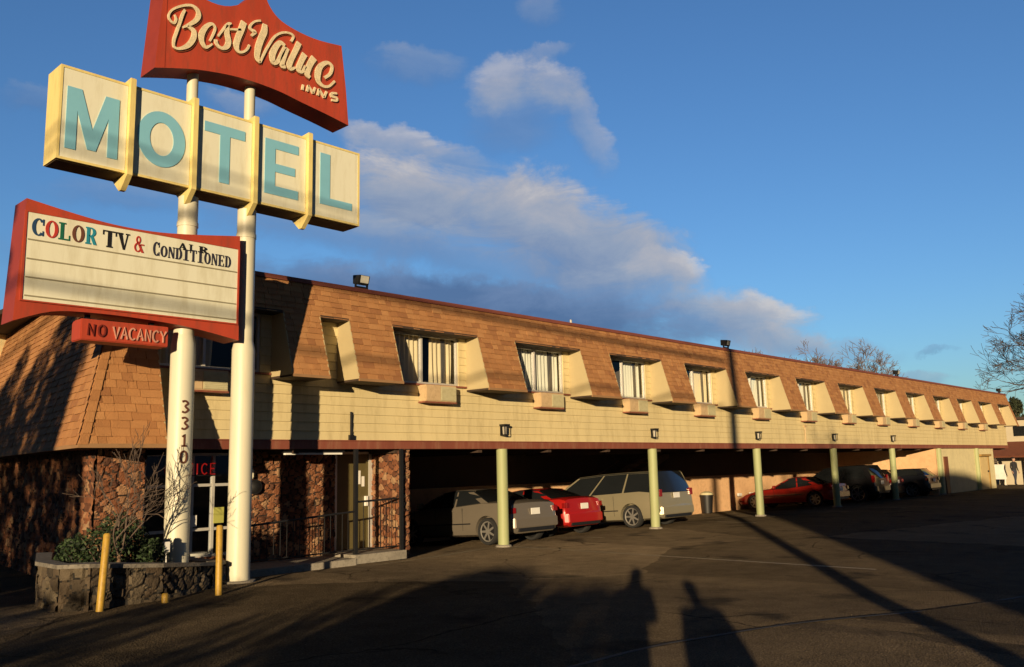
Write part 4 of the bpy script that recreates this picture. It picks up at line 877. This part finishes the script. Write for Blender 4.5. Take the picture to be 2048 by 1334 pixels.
# ------------------------------------------------------------------ vehicles (rear at local y=0, nose towards +y)
def apply_bool(o, cutters):
    for c in cutters:
        m = o.modifiers.new('b', 'BOOLEAN'); m.object = c; m.operation = 'DIFFERENCE'; m.solver = 'EXACT'
    dg = bpy.context.evaluated_depsgraph_get(); dg.update(); ev = o.evaluated_get(dg)
    me = bpy.data.meshes.new_from_object(ev); o.modifiers.clear(); o.data = me
    for c in cutters: bpy.data.objects.remove(c, do_unlink=True)
def car(name, label, cat, loc, rz, L, Wd, H, body, gh, paint, wheels=(.18, .80), wr=.32, plate=True, bed=False, roofpaint=None, lampz=None, group='vehicles parked under the motel'):
    t = thing(name, label, cat, (loc[0], loc[1], ground_z(loc[0], loc[1])), rz, group); hw = Wd / 2; t.rotation_euler = (-.055, 0, rz)
    mb = MB(); st = []
    for (q, z, w, zb) in body:
        w = w * hw; y = q * L
        half = [(.80 * w, zb), (.95 * w, zb + .05), (1.0 * w, zb + .18), (1.0 * w, z * .62 + .02), (.985 * w, z * .82), (.93 * w, z - .035), (.80 * w, z - .003), (.4 * w, z + .012)]
        st.append([(x, y, zz) for x, zz in half] + [(0, y, z + .018)] + [(-x, y, zz) for x, zz in reversed(half)])
    n = len(st[0]); vs = [p for s_ in st for p in s_]; fs = []
    for i in range(len(st) - 1):
        for k in range(n): k2 = (k + 1) % n; fs.append((i * n + k, i * n + k2, (i + 1) * n + k2, (i + 1) * n + k))
    fs.append(tuple(range(n))[::-1]); fs.append(tuple((len(st) - 1) * n + k for k in range(n)))
    mb.add(vs, fs); bo = mb.build('body', paint, t, smooth=True)
    cut = []
    for q in wheels:
        for sx_ in (-1, 1):
            c = MB(); c.tube([(sx_ * (hw - .24), q * L, wr), (sx_ * (hw + .1), q * L, wr)], wr + .055, 24); cut.append(c.build('cut', paint, t))
    apply_bool(bo, cut)
    # cabin
    (yb1, yt1, yt2, yb2, zb, wb, wt) = gh; yb1 *= L; yt1 *= L; yt2 *= L; yb2 *= L; wb *= hw; wt *= hw
    mid = (yt1 + yt2) / 2; zr = H
    rows = [(yb1, yt1, zr - .03), (yb1 + (yb2 - yb1) * .33, yt1 + (yt2 - yt1) * .33, zr), (yb1 + (yb2 - yb1) * .62, yt1 + (yt2 - yt1) * .66, zr), (yb2, yt2, zr - .04)]
    mb = MB(); vs = []
    for i, (yb, yt, zt) in enumerate(rows):
        bu = (-.09, 0, 0, .13)[i]
        vs += [(-wb, yb, zb - .03), (-(wb * .45 + wt * .55) - .025, yb * .45 + yt * .55, zb * .45 + zt * .55), (-wt, yt, zt), (-wt * .5, yt + bu * .6, zt + .01), (0, yt + bu * .8, zt + .015), (wt * .5, yt + bu * .6, zt + .01), (wt, yt, zt), ((wb * .45 + wt * .55) + .025, yb * .45 + yt * .55, zb * .45 + zt * .55), (wb, yb, zb - .03)]
    fs = []
    for i in range(3): fs += [(9 * i + k, 9 * i + k + 1, 9 * i + k + 10, 9 * i + k + 9) for k in range(8)]
    for i, e in ((0, -.10), (3, .14)):
        yb = rows[i][0]; o_ = len(vs); vs += [(-wb * .5, yb + e * .75, zb - .02), (0, yb + e, zb - .02), (wb * .5, yb + e * .75, zb - .02)]; q = 9 * i
        fs += [(q, q + 1, q + 2, q + 3, o_), (o_, q + 3, q + 4, o_ + 1), (o_ + 1, q + 4, q + 5, o_ + 2), (o_ + 2, q + 5, q + 6, q + 7, q + 8)]
    mb.add(vs, fs); mb.build('cabin_glass', M_dglass, t, smooth=True)
    mb = MB(); o1 = .02
    vs = []
    for i, (yb, yt, zt) in enumerate(rows):
        e = (-.03, 0, 0, .03)[i]; vs += [(-wt - .02, yt + e, zt - .035), (-wt + .05, yt + e, zt + o1 - .004), (0, yt + e, zt + o1 + .012), (wt - .05, yt + e, zt + o1 - .004), (wt + .02, yt + e, zt - .035)]
    mb.add(vs, [(5 * i + k, 5 * i + k + 1, 5 * i + k + 6, 5 * i + k + 5) for i in range(3) for k in range(4)])
    mb.build('roof', roofpaint or paint, t, smooth=True)
    for s_ in (-1, 1):
        def sd(yb, yt, zt, wd_, off=.034):
            return [(s_ * (wb + off), yb, zb - .02), (s_ * (wt + off), yt, zt - .03), (s_ * (wt + off), yt + wd_, zt - .03), (s_ * (wb + off), yb + wd_ * 1.3, zb - .02)]
        mb = MB(); mb.add(sd(yb2 - .10, yt2 - .07, zr - .03, .09), [(0, 1, 2, 3)]); mb.build('pillar', roofpaint or paint, t)
        mb = MB(); mb.add(sd(yb1 - .0, yt1 - .02, zr - .02, .20 if H < 1.6 else .12), [(0, 1, 2, 3)]); mb.build('pillar', roofpaint or paint, t)
        for ff in ((.45,) if H < 1.6 else (.30, .62)): mb = MB(); mb.add(sd(yb1 + (yb2 - yb1) * ff, yt1 + (yt2 - yt1) * ff, zr, .05), [(0, 1, 2, 3)]); mb.build('pillar', roofpaint or paint, t)
        # door seams, handle, mirror
        mb = MB()
        for q in ((.36, .58, .76) if H < 1.6 else (.33, .56, .76)):
            y = q * L; mb.box(s_ * hw * .994 - .004, s_ * hw * .994 + .006 * s_, y, y + .010, .36, zb - .05)
        mb.box(s_ * hw * .99 - .003, s_ * hw * .99 + .012 * s_, .30 * L, .74 * L, .50, .53)
        mb.build('door_seam', M_black, t)
        for q in (.42, .60): mb = MB(); mb.box(s_ * (hw * .985), s_ * (hw * .985 + .022), q * L, q * L + .16, zb - .13, zb - .10); mb.build('door_handle', paint, t)
        mb = MB(); mb.box(min(s_ * (wb + .02), s_ * (wb + .2)), max(s_ * (wb + .02), s_ * (wb + .2)), yb2 - .32, yb2 - .22, zb + .0, zb + .13); mb.build('side_mirror', paint, t, bevel=.02)
    # wheels
    for q in wheels:
        for s_ in (-1, 1):
            x = s_ * (hw - .11); mb = MB(); prof = [(-.10, wr - .07), (-.10, wr - .015), (-.07, wr), (.07, wr), (.10, wr - .015), (.10, wr - .07)]
            vs = []; K = 28
            for k in range(K):
                a = 2 * pi * k / K
                for (dx, rr) in prof: vs.append((x + dx, q * L + rr * cos(a), wr + rr * sin(a)))
            mb.add(vs, [(6 * k + j, 6 * k + (j + 1) % 6, 6 * ((k + 1) % K) + (j + 1) % 6, 6 * ((k + 1) % K) + j) for k in range(K) for j in range(6)])
            wo_ = mb.build('wheel', M_rub, t, smooth=True)
            mb = MB(); xo = x + s_ * .06; rr = wr - .075
            mb.tube([(x + s_ * .02, q * L, wr), (x + s_ * .03, q * L, wr)], rr, 20, 1)
            for k in range(7):
                a = 2 * pi * k / 7; c, d = cos(a), sin(a); c2, d2 = -d, c
                mb.add([(xo, q * L + c * .04 + c2 * .03, wr + d * .04 + d2 * .03), (xo, q * L + c * rr + c2 * .022, wr + d * rr + d2 * .022), (xo, q * L + c * rr - c2 * .022, wr + d * rr - d2 * .022), (xo, q * L + c * .04 - c2 * .03, wr + d * .04 - d2 * .03)], [(0, 1, 2, 3)])
            mb.tube([(xo - .01, q * L, wr), (xo + s_ * .012, q * L, wr)], .06, 12)
            for k in range(20):
                a, b = 2 * pi * k / 20, 2 * pi * (k + 1) / 20
                mb.add([(xo + s_ * .01, q * L + cos(a) * rr, wr + sin(a) * rr), (xo + s_ * .01, q * L + cos(b) * rr, wr + sin(b) * rr), (xo, q * L + cos(b) * (rr - .03), wr + sin(b) * (rr - .03)), (xo, q * L + cos(a) * (rr - .03), wr + sin(a) * (rr - .03))], [(0, 1, 2, 3)])
            mb.build('rim', [M_rim, M_black], wo_)
    # rear: lamps, plate, bumper
    zd = body[1][1]; lz = lampz or (zd - .22, zd - .09)
    for s_ in (-1, 1):
        x1 = s_ * hw * .90; x0 = s_ * hw * .76; a, b = min(x0, x1), max(x0, x1)
        mb = MB(); mb.box(a, b, -.012, .05, lz[0], lz[1]); ex = s_ * hw * .955; mb.box(min(x1, ex), max(x1, ex), .002, .12, lz[0], lz[1]); mb.build('tail_light', M_lamp, t, bevel=.008)
    mb = MB(); mb.prism([(-hw * .86, -.05), (hw * .86, -.05), (hw * .95, .06), (-hw * .95, .06)], 'z', body[0][3] + .04, body[0][3] + .27); mb.build('bumper', paint, t, bevel=.02)
    mb = MB(); mb.box(-hw * .7, hw * .7, -.045, .1, body[0][3] - .04, body[0][3] + .04); mb.build('bumper_valance', M_black, t)
    if plate: mb = MB(); pz = zd - .27 if H < 1.6 else zd - .22; mb.box(-.155, .155, -.022, -.006, pz, pz + .15); mb.build('licence_plate', M_chrome, t)
    for s_ in (-1, 1): mb = MB(); x = s_ * hw * .62; mb.box(x - .16, x + .16, L - .07, L - .0, .58, .70); mb.build('headlight', M_chrome, t, bevel=.01)
    return t
def paint(name, c, metal=.3): return mat(name, c, .33, .05, 2, 0, metal=metal, coat=.6)
SED = [(0, .60, .84, .32), (.012, .93, .92, .24), (.05, 1.0, .96, .22), (.22, 1.02, 1.0, .2), (.45, .96, 1.0, .2), (.68, .95, 1.0, .2), (.76, .92, .99, .2), (.9, .80, .95, .22), (.975, .68, .86, .25), (1.0, .50, .74, .3)]
car('parked_sedan', 'silver beige sedan parked nose in behind the first green post', 'car', (1.42, .25, 0), 0, 4.5, 1.78, 1.33, SED, (.15, .33, .58, .77, .95, .87, .64), paint('paint_silver', (.22, .19, .15), .4))
HAT = [(0, .62, .84, .30), (.012, .95, .92, .24), (.05, 1.0, .97, .22), (.22, 1.0, 1.0, .2), (.45, .95, 1.0, .2), (.68, .92, 1.0, .2), (.78, .86, .98, .2), (.92, .72, .92, .22), (.98, .60, .82, .25), (1.0, .46, .7, .3)]
car('parked_coupe', 'bright red compact car parked between the silver sedan and the beige minivan', 'car', (4.2, .95, 0), 0, 4.1, 1.68, 1.27, HAT, (.08, .28, .54, .76, .92, .85, .62), paint('paint_red', (.36, .010, .008), .1))
VAN = [(0, .62, .90, .30), (.008, 1.02, .95, .24), (.03, 1.08, .97, .22), (.22, 1.06, 1.0, .2), (.45, 1.04, 1.0, .2), (.66, 1.02, 1.0, .2), (.80, .98, .98, .2), (.92, .84, .93, .22), (.98, .70, .84, .25), (1.0, .5, .74, .3)]
car('parked_minivan', 'beige silver minivan parked behind the second green post', 'minivan', (7.60, .2, 0), 0, 4.8, 1.92, 1.60, VAN, (.012, .055, .62, .83, .99, .93, .78), paint('paint_beige', (.34, .30, .20), .4), wheels=(.205, .80), wr=.33, lampz=(.86, 1.06))
SPT = [(0, .56, .84, .28), (.012, .84, .92, .22), (.05, .88, .96, .2), (.22, .88, 1.0, .17), (.45, .80, 1.0, .17), (.66, .80, 1.0, .17), (.76, .76, .98, .17), (.9, .64, .93, .18), (.98, .5, .82, .2), (1.0, .4, .7, .24)]
car('parked_sports_car', 'low dark red sports car in the shade behind the fourth green post', 'car', (20.6, .75, 0), 0, 4.3, 1.7, 1.2, SPT, (.10, .28, .46, .64, .80, .84, .62), paint('paint_dark_red', (.30, .015, .01), .1), wr=.3)
car('parked_suv', 'dark grey sport utility vehicle in deep shade left of the fifth green post', 'suv', (23.9, .3, 0), 0, 4.3, 1.75, 1.55, [(q, z * .96, w, zb + .08) for q, z, w, zb in VAN], (.012, .08, .52, .72, .98, .90, .74), paint('paint_charcoal', (.015, .015, .018), .3), wr=.36, lampz=(.80, 1.1))
car('parked_hatchback', 'dark maroon hatchback with a bright roof glint right of the fifth green post', 'car', (26.6, .6, 0), 0, 4.0, 1.65, 1.34, HAT, (.03, .15, .52, .74, .93, .84, .66), paint('paint_maroon', (.06, .010, .008), .2))
car('parked_wagon', 'dark blue station wagon parked before the end wall of the carport', 'car', (29.0, -.2, 0), 0, 4.4, 1.7, 1.30, SED, (.03, .10, .56, .74, .95, .86, .66), paint('paint_navy', (.012, .014, .022), .3))

# ------------------------------------------------------------------ people
def person(label, loc, rz, coat, trousers, hair, hgt=1.72, stride=.12, arms='down', name='person', bulk=1.0):
    t = thing(name, label, 'person', loc, rz); k = hgt / 1.72
    V = []; E = []; Rr = []
    def add(p, r, par=None):
        V.append((p[0] * k, p[1] * k, p[2] * k)); Rr.append(r * k); i = len(V) - 1
        if par is not None: E.append((par, i))
        return i
    pel = add((0, 0, .93), .15); wa = add((0, 0, 1.10), .135, pel); ch = add((0, .0, 1.30), .165, wa); nk = add((0, .01, 1.46), .06, ch); hd0 = add((0, .02, 1.54), .075, nk); hd = add((0, .03, 1.62), .095, hd0); add((0, .02, 1.69), .065, hd)
    nose = add((0, .13, 1.605), .018, hd)
    for s_ in (-1, 1):
        add((s_ * .095, .02, 1.61), .018, hd)
        hp = add((s_ * .09, 0, .86), .10, pel); kn = add((s_ * .10, s_ * stride * .6 + .03, .49), .065, hp); an = add((s_ * .10, s_ * stride, .09), .045, kn); add((s_ * .105, s_ * stride + .10, .035), .04, an); 
        sh = add((s_ * .19, 0, 1.39), .062, ch)
        if arms == 'down': el_ = add((s_ * .235, -.02, 1.12), .045, sh); wr_ = add((s_ * .24, .07, .88), .03, el_); hdn = add((s_ * .24, .10, .81), .026, wr_); f0 = Vector((0, .25, -1)).normalized(); sx_ = Vector((0, 1, .2))
        else: el_ = add((s_ * .24, .08, 1.16), .045, sh); wr_ = add((s_ * .10, .25, 1.42), .03, el_); hdn = add((s_ * .07, .27, 1.50), .026, wr_); f0 = Vector((-s_ * .4, .1, 1)).normalized(); sx_ = Vector((0, 1, 0))
        base = Vector(V[hdn]) / k
        for q, (o_, ln) in enumerate(((-.027, .055), (-.009, .07), (.009, .066), (.027, .05))):
            a = add(tuple(base + sx_ * o_ + f0 * .035), .009, hdn); b = add(tuple(base + sx_ * o_ + f0 * (.035 + ln * .6) + Vector((-s_ * .006, 0, 0))), .0075, a); add(tuple(base + sx_ * o_ + f0 * (.035 + ln) + Vector((-s_ * .02, 0, 0))), .006, b)
        a = add(tuple(base + sx_ * .035 - f0 * .0), .009, hdn); add(tuple(base + sx_ * .055 + f0 * .035), .007, a)
    me = bpy.data.meshes.new('body'); me.from_pydata(V, E, []); o = bpy.data.objects.new('body', me); COL.objects.link(o); o.parent = t
    m = o.modifiers.new('s', 'SKIN'); sv = me.skin_vertices[0].data
    for i, r in enumerate(Rr): r = r * (bulk if r > .1 or V[i][2] > .95 * k and V[i][2] < 1.42 * k and r > .04 else 1); sv[i].radius = (r, r * (.72 if i in (pel, wa, ch) else 1))
    sv[0].use_root = True
    m2 = o.modifiers.new('ss', 'SUBSURF'); m2.levels = 2; m2.render_levels = 2
    dg = bpy.context.evaluated_depsgraph_get(); dg.update(); me2 = bpy.data.meshes.new_from_object(o.evaluated_get(dg)); o.modifiers.clear(); o.data = me2
    for mm in (coat, trousers, mat('skin', (.45, .26, .18), .6), mat('shoe', (.02, .015, .012), .6)): me2.materials.append(mm)
    for p in me2.polygons:
        c = p.center / k; p.use_smooth = True
        p.material_index = 3 if c.z < .10 else 1 if c.z < .95 and abs(c.x) < .19 else 2 if (c.z > 1.47 and abs(c.x) < .13 and (arms == 'down' or c.y < .2)) or (arms == 'down' and abs(c.x) > .19 and c.z < .88) or (arms != 'down' and c.y > .2 and c.z > 1.44) else 0
    mb = MB(); cen = Vector((0, .0, 1.64))
    for i in range(7):
        for j in range(14):
            a0, a1 = pi * i / 14, pi * (i + 1) / 14; b0, b1 = 2 * pi * j / 14, 2 * pi * (j + 1) / 14
            mb.add([tuple((cen + Vector((sin(a) * cos(b) * .105, sin(a) * sin(b) * .115 - .01, cos(a) * .11))) * k) for a, b in ((a0, b0), (a0, b1), (a1, b1), (a1, b0))], [(0, 1, 2, 3)])
    mb.build('hair', hair, t, smooth=True)
    mb = MB(); 
    for s_ in (-1, 1): mb.box((s_ * .035 - .012) * k, (s_ * .035 + .012) * k, .118 * k, .126 * k, 1.625 * k, 1.637 * k)
    mb.box(-.022 * k, .022 * k, .112 * k, .118 * k, 1.56 * k, 1.566 * k); mb.build('face', M_black, t)
    return t
C_dark = mat('cloth_black', (.02, .02, .024), .9, .2, 8, .2); C_blue = mat('cloth_navy', (.03, .035, .06), .9, .2, 8, .2); HAIR = mat('hair_dark', (.02, .013, .01), .8, .2, 30, .4)
person('person in dark clothes standing at the far right end of the motel', (44.35, .12, 0), radians(150), C_dark, C_blue, HAIR, 1.66)
def at_an(a, n): return (LH[0] * a + LH[1] * n, LH[1] * a - LH[0] * n)
px, py = at_an(-20.35, 3.02); person('photographer in dark coat standing at the street edge with raised arms, casting a long shadow', (px, py, .14), radians(-55.4), C_dark, C_blue, HAIR, 1.76, arms='up', stride=.05, bulk=1.45)
px, py = at_an(-21.3, 3.8); person('second onlooker in a dark coat beside the photographer', (px, py, .14), radians(-55.4), C_blue, C_dark, HAIR, 1.68, stride=.12, bulk=1.5)

# ------------------------------------------------------------------ far right annex and background
A_ = thing('annex_building', 'low beige building with a brown awning beyond the right end of the motel', 'building')
mb = MB(); mb.box(46.0, 58, -14, 1.4, 0, 3.95); mb.build('wall', mat('annex_wall', (.50, .44, .32), .8, .12, 1.5, .3, 60), A_)
mb = MB(); mb.box(45.7, 58.3, -14.3, 1.7, 3.951, 4.1); mb.build('roof', M_soffit, A_)
mb = MB(); mb.prism([(44.4, 1.75), (46.0, 2.62), (46.0, 2.5), (44.45, 1.65)], 'y', -14, 1.5); mb.build('awning', mat('awning_brown', (.16, .05, .025), .8, .2, 4, .3), A_)
for y in (-8, -1.0, 1.35): mb = MB(); mb.box(44.5, 44.6, y - .05, y + .05, 0, 1.68); mb.build('awning_post', M_soffit, A_)
f = MB(); f.box(45.93, 45.995, -.5, .3, 2.95, 3.55); f.build('window', M_dglass, A_)
mb = MB(); mb.box(44.9, 44.97, .72, 1.5, .35, 1.25); mb.box(44.9, 44.97, .76, .82, 0, .349); mb.box(44.9, 44.97, 1.4, 1.46, 0, .349); tag(mb.build('low_screen', M_chrome), 'pale low screen panel left of the person at the far right', 'screen')
M_tw2 = mat('far_twig', (.20, .15, .13), .9, .3, 5, 0)
for i, (x, y, h, s_, r0) in enumerate(((53.0, 18.2, 6.1, 11, .22), (55.5, 15.6, 6.6, 12, .24), (57.2, 13.4, 6.1, 13, .22))):
    bare_tree(('leftmost of the three bare trees showing above the motel roof', 'middle and tallest of the three bare trees showing above the motel roof', 'rightmost of the three bare trees showing above the motel roof')[i], (x, y, 0), h, r0, 5, s_, L1=1.75, spread=.72, up=.08, tw=.015, kids=(2, 4), group='bare trees behind the motel roof', mk=M_tw2, nb=8, decay=.74)
bare_tree('large bare tree with spreading crooked limbs at the right edge', (57.0, -2.0, 0), 4.6, .42, 6, 21, L1=3.7, spread=.66, up=.05, tw=.014, kids=(2, 4), mk=mat('dark_twig', (.07, .055, .05), .9), nb=6)
def conifer(label, loc, h, r, n, seed, size=.16, name='evergreen_tree'):
    t = thing(name, label, 'tree', loc); mb = MB(); mb.tube([(0, 0, 0), (0, 0, h * .9)], [.2, .05], 8); mb.build('trunk', M_bark, t)
    R = random.Random(seed); mb = MB()
    for c in range(46):
        z = h * (.12 + .86 * R.random() ** .9); rr = r * (1 - (z / h) ** 1.6) + .15; a = R.uniform(0, 2 * pi); q = rr * R.uniform(.35, .95)
        leaves(mb, (cos(a) * q, sin(a) * q, z), (rr * .42, rr * .42, h * .085), n // 46, size, seed * 100 + c, .2)
    mb.build('crown', M_conif, t); return t
conifer('dark green evergreen beyond the right end of the motel roof', (55, 2.2, 0), 5.6, 2.0, 5000, 3)
conifer('tall dark evergreen behind the left end of the motel', (-9.6, 12.5, 0), 6.4, 1.8, 5000, 4)
# ------------------------------------------------------------------ across the street (behind the camera): what throws the long shadows
def uy(a, n, z=0): x, y = at_an(a, n); return (x, y, z)
t = thing('utility_pole', 'wooden utility pole across the street whose shadow crosses the lot and climbs the facade', 'utility pole', uy(-25.5, 6.12))
mb = MB(); mb.tube([(0, 0, 0), (0, 0, 11.9)], [.17, .12], 14); mb.build('pole', M_wood, t, smooth=True)
mb = MB(); mb.box(-.9, .9, -.06, .06, 10.9, 11.05); mb.build('crossarm', M_wood, t)
U1 = Vector(uy(-25.5, 6.12)); U0 = Vector((-58, -19, 0))
t = thing('utility_pole', 'second wooden utility pole further left along the street', 'utility pole', tuple(U0)); mb = MB(); mb.tube([(0, 0, 0), (0, 0, 12.5)], [.17, .12], 12); mb.build('pole', M_wood, t, smooth=True)
for i, (z0, z1, rr) in enumerate(((11.8, 9.7, .03), (11.5, 9.45, .03), (11.1, 8.9, .07), (9.4, 7.5, .045))):
    mb = MB(); pts = [tuple(U0.lerp(U1, k / 20) + Vector((0, .15 * i, z0 + (z1 - z0) * k / 20 - 1.2 * 4 * (k / 20) * (1 - k / 20) * .35))) for k in range(21)]
    mb.tube(pts, rr, 6); tag(mb.build('overhead_wire', M_black), f'{("topmost", "second", "third", "lowest")[i]} overhead wire strung between the street utility poles', 'wire', 'overhead wires along the street')
def obj_an(name, label, cat, a, n0, n1, boxes, m):
    t = thing(name, label, cat, uy(a, (n0 + n1) / 2), atan2(-LH[0], LH[1])); return t
rzn = atan2(-LH[0], LH[1])   # local +x runs along +n, local +y along +a
def bushes(name, label, a, n0, n1, h, dens, seed, size=.12, mk=None):
    t = thing(name, label, 'shrub', uy(a, (n0 + n1) / 2), rzn); w = (n1 - n0) / 2; R = random.Random(seed); mb = MB(); k = int(w * 2 / .8) + 1
    for i in range(k):
        for z in [q * .5 + .3 for q in range(int(h / .5))]:
            x = -w + 2 * w * (i + .5) / k + R.uniform(-.25, .25); f = h * R.uniform(.80, 1.0)
            if z < f: leaves(mb, (x, R.uniform(-.4, .4), min(z, f - .25)), (.62, .6, .42), dens, size, seed * 1000 + i * 20 + int(z * 4), .1)
    mb.build('foliage', mk or M_conif, t); mb = MB()
    for i in range(k): x = -w + 2 * w * (i + .5) / k; mb.tube([(x, 0, 0), (x + .1, 0, h * .7)], [.06, .02], 6)
    mb.build('stems', M_bark, t)
bushes('dense_shrub', 'broad dense evergreen shrub across the street behind the photographer', -33, .2, 2.75, 3.85, 330, 61, .12)
bushes('hedge', 'unseen added hedge across the street at the left behind the viewer', -29, -9.5, .3, 2.7, 150, 62, .09)  # unseen row added to darken the asphalt at lower left
t = thing('street_house', 'two storey gabled house across the street behind the viewer', 'house', uy(-40, 16.7), rzn)
mb = MB(); mb.box(-8.4, 12, -9, 0, 0, 7.0); mb.box(-9.4, -8.4, -8, 0, 3.7, 7.0); mb.build('wall', M_lotwall, t)
mb = MB(); mb.prism([(-9.6, 7.0), (-9.6, 7.25), (-5.9, 7.6), (-2.5, 8.1), (1.5, 8.95), (3.0, 9.05), (4.6, 8.9), (9, 7.9), (12.4, 7.2), (12.4, 7.0)], 'y', -9.3, .3); mb.build('roof', M_soffit, t)
for x in (-6, -2, 2, 6):
    for z in (1, 4): w = MB(); w.box(x, x + 1.4, .0, .04, z, z + 1.4); w.build('window', M_dglass, t)
bare_tree('bare street tree across the road behind the viewer', uy(-24, 11.4), 2.6, .2, 5, 31, L1=1.9, spread=.55, tw=.012)
bushes('windbreak_row', 'tall dense evergreen windbreak row across the street at the far left behind the viewer', -33, -13, -6.0, 8.0, 130, 63, .15)
t = thing('street_tree', 'street tree with a dense narrow crown across the road at the left behind the viewer', 'tree', uy(-33, -5.7), rzn)
mb = MB(); mb.tube([(-.3, 0, 0), (-.1, 0, 4), (0, 0, 7)], [.2, .15, .08], 8); mb.build('trunk', M_bark, t)
mb = MB()
for k, (x, z, r) in enumerate(((0, 7.4, .72), (.15, 8.3, .6), (-.35, 6.6, .7), (-.5, 5.8, .65), (-.9, 8.0, .8), (-.2, 9.0, .6), (-1.0, 6.9, .7))): leaves(mb, (x, 0, z), (r, r, r * .8), 420, .11, 900 + k, .1)
mb.build('crown', M_conif, t)

cam.name = 'camera'
